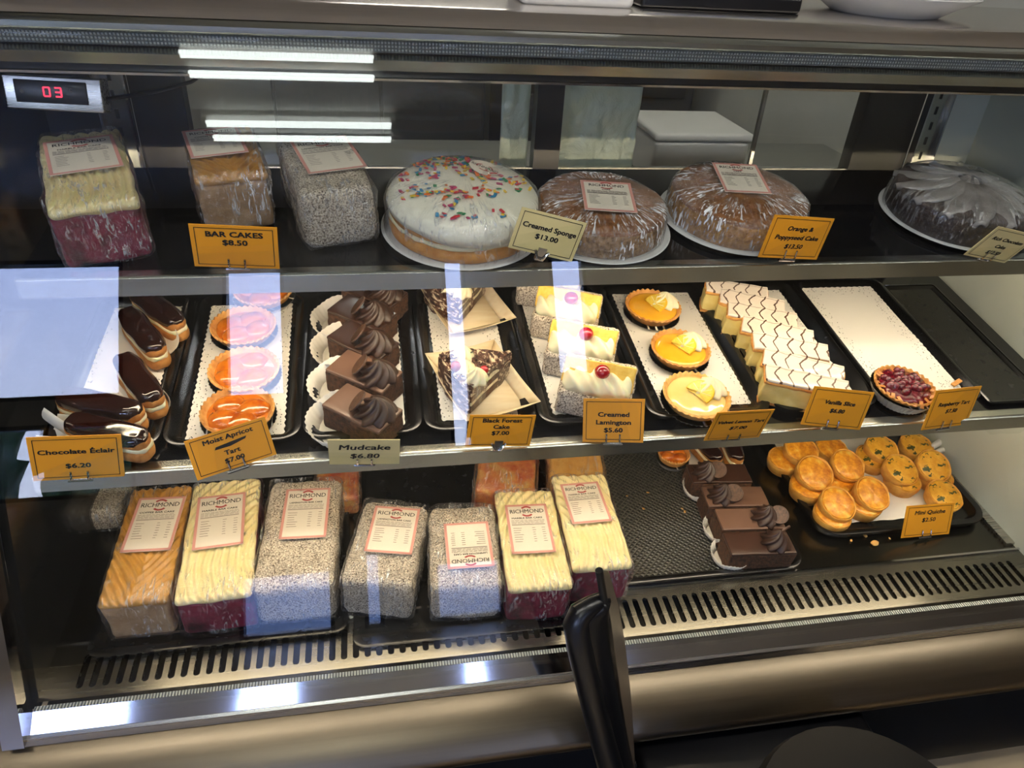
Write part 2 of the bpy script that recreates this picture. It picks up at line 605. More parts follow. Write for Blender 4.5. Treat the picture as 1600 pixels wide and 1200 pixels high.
M_CASE = mottled('paper_case', 'dcd5c6', 'ebe5d8', 40, .8, .15)
_m = Mt('wooden_boat_board')
_m.base(_m.ramp(_m.noise(12, 3, .5, _m.map((1, 8, 8))), [(.3, 'e3cba0'), (.7, 'ecdbb8')]), .6)
M_BOAT = _m.mat
_m = Mt('shaved_chocolate')
_nz = _m.noise(170, 3, .65, _m.map((1, .45, 1)))
_m.base(_m.ramp(_nz, [(.40, '2c130c'), (.52, '5d3524'), (.62, 'e2cfae')]), .6)
_m.nrm(_m.bump(_nz, 1.0, .004))
M_SHAVE = _m.mat
M_PLATE = simple('white_plate', 'c9c9c6', .2)
M_WHITEPL = simple('white_plastic', 'd4d2cc', .35)
M_BLUEPL = simple('blue_plastic', '3a55b8', .35)
SPR = [simple('sprinkle_'+n, c, .4) for n, c in (('red', 'c9272f'), ('orange', 'e9741c'), ('yellow', 'ecc32a'), ('green', '1c8a4e'), ('blue', '2b82ad'), ('pink', 'b83a63'))]

# rooms
def wallmat(name, c, scale=4, r=.8):
    m = Mt(name)
    nz = m.noise(scale, 3)
    col = hx(c)
    m.base(m.ramp(nz, [(.3, tuple(q*.93 for q in col[:3])+(1,)), (.7, col)]), r)
    return m.mat
M_SHOPWALL = wallmat('shop_wall_paint', '9c948a')
M_CEIL = wallmat('ceiling_paint', 'e4e2dc')
_m = Mt('shop_floor')
_m.base(_m.ramp(_m.noise(3, 4), [(.3, 'b8a585'), (.7, 'c9b594')]), .4)
M_FLOOR = _m.mat
M_KWALL = wallmat('kitchen_wall', 'b9bab2')
M_KBENCH = wallmat('kitchen_bench_top', '6a6b66', 4, .4)
M_KDARK = wallmat('kitchen_cupboard', '2a2b2d')
M_FRAME = simple('window_frame', '1c1b1c', .4)
_m = Mt('pavement')
_m.base(_m.ramp(_m.noise(2, 4), [(.3, '9a9a98'), (.7, 'b5b4b0')]), .8)
M_PAVE = _m.mat
_m = Mt('hedge_leaves')
_m.base(_m.ramp(_m.noise(30, 5, .7), [(.35, '12200c'), (.65, '47662a')]), .7)
M_HEDGE = _m.mat
_m = Mt('foil')
_nz = _m.noise(16, 5, .65, None, 1.2)
_m.base('dfe6da', .35, .35)
_m.nrm(_m.bump(_nz, .7, .02))
_tl = _m.node('ShaderNodeBsdfTranslucent')
_tl.inputs[0].default_value = (.85, .92, .84, 1)
_mx = _m.node('ShaderNodeMixShader')
_mx.inputs[0].default_value = .45
_m.l.new(_m.p.outputs[0], _mx.inputs[1])
_m.l.new(_tl.outputs[0], _mx.inputs[2])
_m.shader(_mx.outputs[0])
M_FOIL = _m.mat
_m = Mt('ribbed_plastic')
_x = _m.xyz()
_q = lambda a, k: _m.math('ABSOLUTE', _m.math('SINE', _m.math('MULTIPLY', a, k)))
_hh = _m.math('MULTIPLY', _q(_x[0], 760.0), _q(_x[2], 760.0))
_m.base(_m.ramp(_hh, [(.2, '878d8e'), (.8, 'd9e0de')]), .2, .3)
_m.nrm(_m.bump(_hh, 1.0, .003))
M_RIBBED = _m.mat

# ------------------------------------------------------------------ text
_tc = {}
def text_mesh(s, size=1.0, bold=0.0, shear=0.0, sx=1.0):
    k = (s, size, bold, shear, sx)
    if k in _tc:
        return _tc[k]
    cu = bpy.data.curves.new('text', 'FONT')
    cu.body = s
    cu.size = size
    cu.align_x = 'CENTER'
    cu.align_y = 'CENTER'
    cu.shear = shear
    cu.resolution_u = 2
    o = bpy.data.objects.new('text', cu)
    COL.objects.link(o)
    dg = bpy.context.evaluated_depsgraph_get()
    me = bpy.data.meshes.new_from_object(o.evaluated_get(dg))
    out = ([(v.co.x*sx, v.co.y, 0.0) for v in me.vertices], [tuple(p.vertices) for p in me.polygons])
    bpy.data.objects.remove(o)
    bpy.data.curves.remove(cu)
    bpy.data.meshes.remove(me)
    _tc[k] = out
    return out
def put_text(g, s, x, y, size, bold=0.015, shear=0.0, sx=1.0, z=0.0004, rot=0.0, fit=None):
    vs, fs = text_mesh(s, size, bold, shear, sx)
    if fit:
        w = max(v[0] for v in vs)-min(v[0] for v in vs)
        if w > fit:
            vs = [(v[0]*fit/w, v[1], v[2]) for v in vs]
    d = bold*size*.55
    for k in ((0,) if bold <= 0 else (-1, 0, 1)):
        for j in ((0,) if bold < .02 else (-.6, .6)):
            g.add(vs, fs, T3(x, y, z+.00004*(k+1)+.00001*j) @ RZ(rot) @ T3(k*d, j*d, 0))
    return g
def frame(g, w, h, t, z=.0003, x=0, y=0):
    for a in ((-w/2, w/2, h/2-t, h/2), (-w/2, w/2, -h/2, -h/2+t), (-w/2, -w/2+t, -h/2, h/2), (w/2-t, w/2, -h/2, h/2)):
        g.add([(x+a[0], y+a[2], z), (x+a[1], y+a[2], z), (x+a[1], y+a[3], z), (x+a[0], y+a[3], z)], [(0, 1, 2, 3)])
    return g
def quad(g, x0, x1, y0, y1, z=.0004):
    return g.add([(x0, y0, z), (x1, y0, z), (x1, y1, z), (x0, y1, z)], [(0, 1, 2, 3)])

# ================================================================== ROOMS
CZ = 2.75                                     # ceiling height
g = G().box(-4, 4.5, -3.1, 4.2, -.05, 0)
struct('floor', g, M_FLOOR)
g = G().box(-4, 4.5, -3.1, 4.2, CZ, CZ+.05)
struct('ceiling', g, M_CEIL)
struct('wall_left', G().box(-4.05, -4, -3.1, 4.2, 0, CZ), M_SHOPWALL)
struct('wall_right', G().box(4.5, 4.55, -3.1, 4.2, 0, CZ), M_SHOPWALL)
struct('wall_back', G().box(-4, 4.5, 4.2, 4.25, 0, CZ), M_KWALL)
# street front: solid piers between the glazed openings
OPEN = [(-3.6, -1.57, 1.55, 2.42), (-3.6, -1.50, .95, 1.40), (-.98, -.60, 1.50, 2.36), (-.92, -.36, .03, .42),
        (.42, .58, 1.1, 2.4), (.26, .70, .03, .40), (-.18, -.06, .03, .50), (1.16, 1.42, 1.55, 2.4)]
xs = sorted({-4.0, 4.5, *[a[0] for a in OPEN], *[a[1] for a in OPEN]})
zs = sorted({0.0, CZ, *[a[2] for a in OPEN], *[a[3] for a in OPEN]})
g = G()
for i in range(len(xs)-1):
    for j in range(len(zs)-1):
        cx, cz = (xs[i]+xs[i+1])/2, (zs[j]+zs[j+1])/2
        if not any(a[0] < cx < a[1] and a[2] < cz < a[3] for a in OPEN):
            g.box(xs[i], xs[i+1], -3.1, -3.0, zs[j], zs[j+1])
struct('wall_front', g, M_SHOPWALL)
for i, (x0, x1, z0, z1) in enumerate(OPEN):
    w = G()
    t = .025
    for b in ((x0, x1, z0, z0+t), (x0, x1, z1-t, z1), (x0, x0+t, z0+t, z1-t), (x1-t, x1, z0+t, z1-t)):
        w.box(b[0], b[1], -3.08, -3.0, b[2], b[3])
    wo = struct('window_%d' % (i+1), w, M_FRAME)
    build('pane', G().box(x0+t, x1-t, -3.055, -3.05, z0+t, z1-t), M_GLASS, wo)
    L = bpy.data.lights.new('window_portal', 'AREA')
    L.shape = 'RECTANGLE'
    L.size, L.size_y = x1-x0, z1-z0
    L.cycles.is_portal = True
    lo = bpy.data.objects.new('window_portal', L)
    COL.objects.link(lo)
    lo.matrix_world = T3((x0+x1)/2, -3.12, (z0+z1)/2) @ RX(90)
struct('ground', G().box(-30, 30, -40, -3.1, -.08, -.02), M_PAVE)
for i, (hx0, hw, hh) in enumerate(((-7.5, 5.0, 2.45), (-3.2, 2.2, 2.2), (4.5, 4, 2.4))):
    gg = G().rbox(hw, 1.6, hh, .5, 14, 3, lambda v: v+Vector((n3(v, 3), n3(v, 3, 5), n3(v, 3, 9)))*.28)
    o = build('hedge', gg, M_HEDGE, None, T3(hx0, -9.0, -.02), 180)
    tag(o, ['long green hedge across the street beyond the left shop window', 'short green hedge across the street beyond the left shop window',
            'green hedge across the street, right of the shop door'][i], 'hedge')
# rear partition under/above the case on the kitchen side, kitchen fittings
struct('wall_kitchen_left', G().box(-4, -.75, 1.6, 1.65, 0, CZ), M_KDARK)
struct('wall_kitchen_right', G().box(1.5, 1.55, 1.36, 4.2, 0, CZ), M_KWALL)

def ceiling_light(px0, px1, py, label, two=.15):
    """twin-tube batten fixed below the ceiling, seen mirrored in the front glass"""
    a, b = mirror_hit(px0, py), mirror_hit(px1, py)
    x0, x1, y = a.x, b.x, (a.y+b.y)/2
    L = x1-x0
    t = thing('ceiling_light', label, 'light', T3((x0+x1)/2, y, CZ))
    build('housing', G().prism([(-.085, 0), (.085, 0), (.085, -.025), (.05, -.045), (-.05, -.045), (-.085, -.025)], -L/2, L/2), M_WHITEPL, t)
    for s in (-1, 1):
        pts = [(-L/2+.02, s*two/2, -.065), (L/2-.02, s*two/2, -.065)]
        tb = build('tube', G().tube(pts, .016, 12), M_TUBE, t)
        for e in (-1, 1):
            build('lamp_holder', G().box(e*(L/2-.012)-.012, e*(L/2-.012)+.012, s*two/2-.014, s*two/2+.014, -.085, -.04), M_WHITEPL, t)
    return t
TAU = radians(20.5)
GN = Vector((0, -cos(TAU), sin(TAU)))
GP = Vector((0, .672, -.948+EYE))              # glass foot
def mirror_hit(px, py, z=CZ-.065):
    d = ray(px, py).normalized()
    e = Vector((0, 0, EYE))
    p = e+d*((GP-e).dot(GN)/d.dot(GN))
    q = d-2*d.dot(GN)*GN
    return p+q*((z-p.z)/q.z)
ceiling_light(282, 592, 104, 'twin tube fluorescent ceiling light nearest the display case')
ceiling_light(322, 618, 206, 'twin tube fluorescent ceiling light further from the display case')

def added_light(x, y, L, label):  # unseen fixture added to brighten the upper shelf
    t = thing('ceiling_light', label, 'light', T3(x, y, CZ))
    build('housing', G().prism([(-.085, 0), (.085, 0), (.085, -.025), (.05, -.045), (-.05, -.045), (-.085, -.025)], -L/2, L/2), M_WHITEPL, t)
    for s in (-1, 1):
        build('tube', G().tube([(-L/2+.02, s*.045, -.065), (L/2-.02, s*.045, -.065)], .016, 12), M_TUBEADD, t)
added_light(-.75, .0, 1.25, 'added twin tube ceiling light over the left end of the counter')
added_light(.70, .05, 1.25, 'added twin tube ceiling light over the middle of the counter')
added_light(2.15, .05, 1.25, 'added twin tube ceiling light over the right end of the counter')
# ================================================================== DISPLAY CASE
XL, XR = -.485, 1.135
Zr = lambda z: z+EYE
case = thing('display_case', 'refrigerated cake display case with sloping glass front and steel body', 'display case', T3(0, 0, 0))
def part(name, g, m, **k):
    return build(name, g, m, case, **k)
# steel front below the glass
part('chrome_strip', G().prism([(.684, Zr(-.944)), (.666, Zr(-.968)), (.675, Zr(-.975)), (.69, Zr(-.96))], XL-.02, XR+.5), M_CHROME)
part('flange', G().prism([(.666, Zr(-.969)), (.6625, Zr(-.972)), (.661, Zr(-.986)), (.676, Zr(-.986)), (.676, Zr(-.969))], XL-.02, XR+.5), M_STEEL)
arc = [(.615+.022*(-cos(a)), Zr(-1.052)+.022*sin(a)) for a in [radians(q) for q in (35, 15, -5, -25, -45, -65, -85)]]
part('front_panel', G().prism([(.662, Zr(-.9885))]+arc+[(.70, Zr(-1.078)), (.70, Zr(-.9885))], XL-.3, XR+.5), M_PANEL)
part('kick_panel', G().box(XL-.3, XR+.5, .70, .72, .08, Zr(-1.075)), M_DARKTRIM)
part('base_body', G().box(XL, XR+.05, .73, 1.30, .02, Zr(-.98)), M_DARKTRIM)
# sill gasket with ribbed top
part('gasket', G().prism([(.6845, Zr(-.9440)), (.692, Zr(-.9440)), (.692, Zr(-.952)), (.6845, Zr(-.952))], XL, XR+.3), M_RIBBED)
# deck floor
def plane_box(P, x0, x1, y0, y1, h0, h1):
    g = G()
    vs = [P.at(x, y, h) for h in (h0, h1) for y in (y0, y1) for x in (x0, x1)]
    return g.add(vs, [(0, 2, 3, 1), (4, 5, 7, 6), (0, 1, 5, 4), (2, 6, 7, 3), (0, 4, 6, 2), (1, 3, 7, 5)])
part('deck_floor', plane_box(DECK, XL, XR, .785, 1.30, -.012, -.0015), M_DECK)
part('air_duct', plane_box(DECK, XL, XR, .695, .79, -.045, -.03), M_DARKTRIM)
# pressed vent strip: one plate, one real slot after another
g = G()
pitch, sw, y0, y1 = .0172, .0047, .7135, .7665
n = int((XR-.02-(-.445))/pitch)
for k in range(n):
    cx = -.437+k*pitch
    ring_o, ring_i = [], []
    for q in range(16):
        a = 2*pi*q/16+pi/16
        yy = (y1-sw) if sin(a) > 0 else (y0+sw)
        ring_i.append((cx+sw*cos(a), yy+sw*sin(a)))
        c, s_ = cos(a), sin(a)
        kx = pitch/2
        ox = cx+max(-kx, min(kx, c*kx*1.6))
        oy = (.7775 if s_ > .25 else (.703 if s_ < -.25 else yy+s_*sw))
        ring_o.append((ox, oy))
    vs = [DECK.at(x, y, .0) for x, y in ring_o]+[DECK.at(x, y, .0) for x, y in ring_i]+[DECK.at(x, y, -.006) for x, y in ring_i]
    fs = []
    for q in range(16):
        q2 = (q+1) % 16
        fs += [(q, q2, 16+q2, 16+q), (16+q, 16+q2, 32+q2, 32+q)]
    g.add(vs, fs)
ex = -.437+(n-.5)*pitch
part('vent_strip', g, M_VENT, sharp=30)
g = G()
for a, b, c, d in ((XL, -.4456, .699, .786), (ex, XR, .699, .786), (-.4456, ex, .699, .703), (-.4456, ex, .7775, .786)):
    g.add([DECK.at(x, y, 0) for x, y in ((a, c), (b, c), (b, d), (a, d))], [(0, 1, 2, 3)])
part('vent_border', g, M_VENT)
part('deck_side_rail', plane_box(DECK, XR-.018, XR, .80, 1.25, -.002, .005), M_STEEL)
part('deck_rail', plane_box(DECK, XL, XR, .786, .790, -.002, .004), M_CHROME)
# ends
part('end_panel', G().prism([(.70, Zr(-.96)), (1.0, Zr(-.19)), (1.30, Zr(-.19)), (1.30, Zr(-.96))], XR, XR+.02), M_ENAMEL)['label'] = 'pale enamel right end wall'
part('end_panel', G().prism([(.70, Zr(-.96)), (.985, Zr(-.20)), (1.30, Zr(-.20)), (1.30, Zr(-.96))], XL-.012, XL), M_DARKPANE)['label'] = 'dark left end wall'
tn = tan(TAU)
part('end_post', G().prism([(.652, Zr(-.975)), (.652+.735*tn, Zr(-.24)), (.675+.735*tn, Zr(-.24)), (.69, Zr(-.975))], XL-.035, XL-.008), M_CHROME)
# front glass: one leaning pane
gl = .802/cos(TAU)
o = part('front_glass', G().box(XL-.01, XR+.42, -.0025, .0025, 0, gl), M_GLASS, M=T3(0, GP.y, GP.z) @ Matrix.Rotation(-TAU, 4, 'X'))
# header
part('header_fascia', G().prism([(1.000, Zr(-.1915)), (.998, Zr(-.1885)), (1.004, Zr(-.172)), (1.06, Zr(-.16)), (1.06, Zr(-.185)), (1.02, Zr(-.1915))], XL-.03, XR+.5), M_DARKTRIM)
part('header_lip', G().prism([(.996, Zr(-.1925)), (.995, Zr(-.1895)), (1.0, Zr(-.189)), (1.004, Zr(-.1925))], XL-.03, XR+.5), M_CHROME)
part('glass_channel', G().prism([(.987, Zr(-.179)), (.981, Zr(-.166)), (.990, Zr(-.161)), (1.01, Zr(-.165)), (1.01, Zr(-.179))], XL-.03, XR+.5), M_ALU)
part('ribbed_hinge', G().prism([(.986, Zr(-.158)), (.984, Zr(-.1445)), (1.01, Zr(-.1445)), (1.01, Zr(-.158))], XL-.03, XR+.5), M_RIBBED)
part('bull_nose', G().prism([(.974, Zr(-.143)), (.969, Zr(-.139)), (.969, Zr(-.133)), (.975, Zr(-.129)), (1.0, Zr(-.126)), (1.01, Zr(-.143))], XL-.03, XR+.5), M_ALU)
part('top_band', G().prism([(.985, Zr(-.127)), (1.002, Zr(-.110)), (1.012, Zr(-.107)), (1.35, Zr(-.107)), (1.35, Zr(-.127))], XL-.03, XR+.5), M_BAND)
part('back_header', G().box(XL, XR+.02, 1.255, 1.34, Zr(-.215), Zr(-.125)), M_DARKTRIM)
# uprights with slots at the back corners
def upright(x0, x1, lbl):
    o = part('upright', G().box(x0, x1, 1.262, 1.27, Zr(-.95), Zr(-.2)), M_ALU)
    g = G()
    for k in range(26):
        z = Zr(-.94)+k*.0275
        g.box((x0+x1)/2-.0025, (x0+x1)/2+.0025, 1.2612, 1.2621, z, z+.014)
    build('slot_row', g, M_RUBBER, o)['kind'] = 'stuff'
    for s in (x0, x1):
        build('upright_edge', G().box(s-.0015, s+.0015, 1.252, 1.262, Zr(-.95), Zr(-.2)), M_CHROME, o)
upright(-.405, -.362, 'left')
upright(1.010, 1.054, 'right')
part('corner_post', G().box(XL, -.41, 1.262, 1.27, Zr(-.95), Zr(-.2)), M_DARKTRIM)
# rear frame and sliding doors
YB = 1.285
for a, b in ((-.362, -.285), (.279, .325), (.895, 1.010)):
    part('rear_mullion', G().box(a, b, YB-.012, YB+.02, Zr(-.98), Zr(-.2)), M_DARKTRIM)
part('rear_sill', G().box(XL, XR, YB-.014, YB+.02, Zr(-.415), Zr(-.3925)), M_ALU)
part('rear_lower_panel', G().box(XL, XR, YB-.002, YB+.014, Zr(-.98), Zr(-.415)), M_DARKTRIM)
for k, (a, b) in enumerate(((-.285, .279), (.325, .895))):
    d = part('sliding_door', G().box(a, b, YB-.004, YB, Zr(-.3925), Zr(-.2)), M_GLASS)
    build('door_rail', G().box(a, b, YB-.008, YB+.004, Zr(-.3925), Zr(-.386)), M_ALU, d)
part('door_stile', G().box(.689, .695, YB-.012, YB-.004, Zr(-.3925), Zr(-.2)), M_ALU)
part('end_wall_rear', G().box(1.054, XR, 1.262, 1.27, Zr(-.95), Zr(-.2)), M_ENAMEL)

# shelves: each lifts out
def shelf(name, P, x0, x1, y1, trim_h, label, strip, lightlabel):
    t = thing(name, label, 'shelf', T3(0, 0, 0))
    build('shelf_panel', plane_box(P, x0, x1, P.Y0+.004, y1, -.006, -.0008), M_SHELF, t)
    o = P.o
    y, z = o.y, o.z
    build('front_trim', G().prism([(y-.002, z+.0005), (y-.004, z-.0015), (y-.0045, z-trim_h), (y+.002, z-trim_h-.002), (y+.004, z-.008), (y+.014, z-.004), (y+.014, z+.002), (y+.002, z+.001)], x0, x1), M_ALU, t)
    for xx in (x0+.006, x1-.006):
        build('bracket', plane_box(P, xx-.002, xx+.002, P.Y0+.02, y1+.05, -.035, -.006), M_ALU, t)
    # lamp under the front edge
    l = thing('shelf_light', lightlabel, 'light', T3(0, 0, 0))
    build('housing', G().prism([(y+.006, z-.010), (y+.032, z-.0065), (y+.034, z-.011), (y+.006, z-.017)], x0+.02, x1-.02), M_ALU, l)
    build('lamp_tube', G().tube([(x0+.03, y+.022, z-.0205), (x1-.03, y+.022, z-.0205)], .0065, 10), strip, l)
    return t
shelf('glass_shelf', TOP, -.432, 1.12, 1.20, .025, 'upper black glass shelf with steel front trim carrying the whole cakes', M_STRIPM, 'warm tube light fixed under the upper shelf edge')
shelf('glass_shelf', MID, -.445, 1.12, 1.20, .023, 'lower black glass shelf with steel front trim carrying the pastry trays', M_STRIPL, 'warm tube light fixed under the lower shelf edge')

# temperature display hanging at the upper left
def temp_display():
    p = Vector((-.386, 1.045, Zr(-.226)))
    t = thing('temperature_display', 'small steel temperature display with red digits hanging at upper left of the case', 'display', T3(*p) @ RX(-10) @ RY(2.0))
    # local: x right, z up, front faces -y
    build('housing', G().rbox(.112, .03, .040, .002, 2, 2, T=T3(0, .015, -.02)), M_STEEL, t)
    sc = build('screen', G().rbox(.082, .003, .0265, .001, 2, 1, T=T3(-.002, -.0005, -.0115)), M_BLACKPL, t)
    R = RX(90)
    SEG = {'0': 'abcdef', '3': 'abgcd'}
    for ch, cx in (('0', -.0065), ('3', .0065)):
        g = G()
        w, h, q = .0035, .0052, .0009
        for sname, (x0, x1, y0, y1) in dict(a=(-w, w, 2*h-q-h, 2*h+q-h), g=(-w, w, -q, q), d=(-w, w, -h-q, -h+q), f=(-w-q, -w+q, 0, h), b=(w-q, w+q, 0, h), e=(-w-q, -w+q, -h, 0), c=(w-q, w+q, -h, 0)).items():
            if sname in SEG[ch]:
                quad(g, x0*.98, x1*.98, y0*.98, y1*.98, 0)
        build('digit', g, M_RED, t, T3(cx, -.0028, .002) @ R)
    build('unit_print', put_text(G(), '°C', 0, 0, .006, 0), M_INKG, t, T3(.020, -.0028, .005) @ R)
    build('snowflake_print', put_text(G(), '*', 0, 0, .012, .02), M_INKG, t, T3(-.0345, -.0028, -.001) @ R)
    pts = [(.056, .012, -.004), (.075, .03, .000), (.10, .08, .006), (.13, .16, .018), (.155, .20, .04)]
    build('cable', G().tube(pts, .0028, 8), M_RUBBER, t)
temp_display()

# ================================================================== PRICE TAGS
def rot3(yaw, lean, roll):
    return RZ(yaw) @ RX(-lean) @ RY(roll)
def price_tag(label, pose, lines, cream=False, border=True, hand=False, ital=0.0, scrib=None, bold=.075, clip='two'):
    x, y, z, yaw, lean, roll, w, h = pose
    M = T3(x, y, Zr(z)) @ rot3(yaw, lean, roll)
    t = thing('price_tag', label, 'price tag', M, 'price tags in the display case')
    U = RX(90) @ T3(0, h/2, 0)                # card plane: x right, y up, print faces the shopper
    build('card', G().box(-w/2, w/2, 0, .0012, 0, h), M_TAGC if cream else M_TAG, t)
    g = G()
    if border:
        frame(g, w*.90, h*.88, .0009)
    for s, yy, sz in lines:
        sk = ital if not hand else .12
        put_text(g, s, 0, h*(.5-yy), sz*h*1.16, bold if not hand else .05, sk, 1.26, fit=w*.82)
    if scrib is not None:
        yy = h*(.5-scrib)
        g.add([(-.020, yy-.003, .0006), (.0, yy-.0035, .0006), (.020, yy+.0005, .0006), (.022, yy+.0035, .0006), (.0, yy+.002, .0006), (-.018, yy+.0005, .0006)], [(0, 1, 4, 5), (1, 2, 3, 4)])
    build('lettering', g, M_INK, t, U @ T3(0, 0, .0001))
    g = G()
    if clip == 'two':
        for sx in (-.0095, .0095):
            g.tube([(sx, -.0015, .013), (sx, -.0022, .002), (sx, .002, -.003)], .0014, 6)
        g.tube([(-.014, .001, -.0035), (.014, .001, -.0035)], .0018, 6)
        g.box(-.012, .012, .0015, .004, -.006, .006)
    else:
        g.box(-.006, .006, -.002, .004, -.008, .010)
        g.tube([(-.01, -.002, .006), (-.004, -.003, -.004), (.004, -.003, -.004), (.01, -.002, .006)], .002, 6)
    build('clip', g, M_CHROME, t)
    return t
price_tag('yellow price card reading BAR CAKES on the upper shelf', (-.1718, .893, -.3964, .6, -10, 4, .1002, .0595), [('BAR CAKES', .21, .15), ('$8.50', .40, .15)])
price_tag('cream price card reading Creamed Sponge, tilted on the upper shelf edge', (.2144, .893, -.3864, 3.4, -1.3, 15.6, .0934, .0569), [('Creamed Sponge', .36, .145), ('$13.00', .58, .145)], cream=True, clip='one')
price_tag('yellow price card for the orange and poppyseed cake', (.5763, .893, -.3984, 9.3, -2.7, 7.3, .1057, .0628), [('Orange &', .29, .125), ('Poppyseed Cake', .50, .125), ('$13.50', .71, .125)], ital=.2)
price_tag('cream price card for the rich chocolate cake at far right', (.9009, .893, -.4056, 2.4, -24.3, 14.1, .0933, .0593), [('Rich Chocolate', .33, .125), ('Cake', .55, .125), ('$12.50', .76, .125)], cream=True, ital=.2)
price_tag('yellow price card reading Chocolate Éclair, lower left', (-.3850, .798, -.6403, 8.9, -2.3, 8.1, .1014, .0687), [('Chocolate Éclair', .35, .125), ('$6.20', .68, .125)])
price_tag('yellow price card for the apricot tart with a scribbled-out line', (-.1932, .798, -.6379, 16.8, 20.5, -5.8, .1022, .0549), [('Moist Apricot', .19, .14), ('Tart', .57, .14), ('$7.00', .77, .14)], scrib=.37)
price_tag('handwritten cream price card reading Mudcake', (-.0297, .798, -.6466, -2.8, -15, 2.6, .0932, .0538), [('Mudcake', .30, .24), ('$6.80', .65, .22)], cream=True, border=False, hand=True)
price_tag('yellow price card for the black forest cake', (.1531, .798, -.6300, 4, 1.6, 6.7, .0932, .0515), [('Black Forest', .17, .15), ('Cake', .37, .15), ('$7.00', .57, .15)], clip='one')
price_tag('yellow price card for the creamed lamington', (.3205, .798, -.6360, -14.4, 16.1, -4.8, .0864, .0654), [('Creamed', .36, .125), ('Lamington', .54, .125), ('$5.60', .72, .125)])
price_tag('yellow price card for the velvet lemon tart', (.5049, .798, -.6440, .4, -15.6, .3, .0880, .0654), [('Velvet Lemon Tart', .36, .125), ('$7.00', .58, .125)], ital=.2)
price_tag('yellow price card reading Vanilla Slice', (.6634, .798, -.6335, 1.7, 9.6, 9.9, .1056, .0628), [('Vanilla Slice', .36, .125), ('$6.80', .57, .125)], ital=.2)
price_tag('yellow price card for the raspberry tart', (.8642, .798, -.6480, 12.3, 6.2, 6, .1015, .0681), [('Raspberry Tart', .38, .115), ('$7.50', .57, .115)], ital=.2)
price_tag('handwritten yellow price card reading Mini Quiche', (.968, .831, -.9275, 5.5, 19.2, 4.9, .108, .062), [('Mini Quiche', .24, .155), ('$2.50', .48, .15)], hand=True)

# ================================================================== TRAYS, DOILIES, BOARDS
def tray(P, x0, x1, y0, y1, label, h=.012, rim=.013, rad=.028, mats=(M_TRAYRIM, M_TRAY)):
    cx, cy = (x0+x1)/2, (y0+y1)/2
    t = thing('serving_tray', label, 'tray', P.mat(P.at(cx, cy, .0004)), 'black serving trays')
    w, l = x1-x0, (y1-y0)/cos(P.t)
    def loop(ins, z, r):
        a, b = w/2-ins, l/2-ins
        r = max(r, .004)
        o = []
        for sx, sy, a0 in ((1, 1, 0), (-1, 1, 90), (-1, -1, 180), (1, -1, 270)):
            for k in range(7):
                q = radians(a0+15*k)
                o.append((sx*(a-r)+r*cos(q), sy*(b-r)+r*sin(q), z))
        return o
    def loft(L):
        g = G()
        n = len(L[0])
        g.v = [v for q in L for v in q]
        for i in range(len(L)-1):
            for k in range(n):
                k2 = (k+1) % n
                g.f.append((i*n+k, i*n+k2, (i+1)*n+k2, (i+1)*n+k))
        return g
    g = loft([loop(.006, 0, rad-.006), loop(0, h-.003, rad), loop(-.0, h, rad), loop(.003, h+.0008, rad-.003), loop(rim-.002, h-.0005, rad-rim+.002), loop(rim+.006, .0035, rad-rim-.006), loop(rim+.008, .0022, rad-rim-.008)])
    g.m = [0]*len(g.f)
    build('rim', g, mats[0], t)
    g = G()
    L = loop(rim+.0078, .0022, rad-rim-.008)
    g.add(L, [tuple(range(len(L)))])
    L2 = loop(.006, .0, rad-.006)
    g.add(L2, [tuple(reversed(range(len(L2))))])
    build('tray_floor', g, mats[1], t)
    return t
TB = [-.447, -.297, -.114, .054, .221, .388, .592, .776, .965]
NM = ['under the chocolate eclairs', 'under the apricot tarts', 'under the mudcakes of the lower shelf', 'under the black forest cake boats', 'under the creamed lamingtons', 'under the lemon tarts', 'under the vanilla slices', 'under the raspberry tart']
for i in range(8):
    tray(MID, TB[i]+.0015, TB[i+1]-.0015, .838, 1.185, 'black rimmed tray '+NM[i])
tray(MID, .967, 1.082, .832, 1.165, 'narrow empty black tray at the right end of the lower shelf', .006, .004, .008)
tray(DECK, -.437, -.070, .752, 1.17, 'large black tray under the leftmost three bar cakes', .012, .014, .02, (M_TRAY, M_TRAY))
tray(DECK, -.062, .342, .725, 1.17, 'large black tray under the middle four bar cakes', .006, .012, .02, (M_TRAY, M_TRAY))
tray(DECK, .348, .708, .787, 1.17, 'black diamond-textured tray half empty beside the chocolate mudcakes', .014, .012, .034, (M_TRAYRIM, M_TRAYTEX))
tray(DECK, .765, 1.118, .845, 1.165, 'black tray holding the mini quiches', .016, .014, .045, (M_TRAYRIM, M_TRAY))

def doily(P, x0, x1, y0, y1, label, seed, h=.0034, lace=.02, yaw=0):
    rnd = random.Random(seed)
    w, l = x1-x0, y1-y0
    nu, nv = 26, 52
    def f(u, v):
        x, y = (u-.5)*w, (v-.5)*l
        e = min(w/2-abs(x), l/2-abs(y))
        if e < .0005:
            s = .0022*abs(sin((x+y)*260))
            if w/2-abs(x) < .0005: x -= math.copysign(s, x)
            if l/2-abs(y) < .0005: y -= math.copysign(s, y)
        return Vector((x, y, .0003+.0016*max(0, n3((x*18, y*18, 0), 1, seed))))
    g = G().grid(nu, nv, f)
    o = build('paper_doily', g, M_DOILY, None, P.mat(P.at((x0+x1)/2, (y0+y1)/2, h), radians(yaw)), 180)
    at = o.data.attributes.new('edge', 'FLOAT', 'POINT')
    for i, v in enumerate(o.data.vertices):
        at.data[i].value = 1.0 if v.co.x > -w and min(w/2-abs(v.co.x), l/2-abs(v.co.y)) < lace else 0.0
    return tag(o, label, 'doily', 'white paper doilies on the trays')
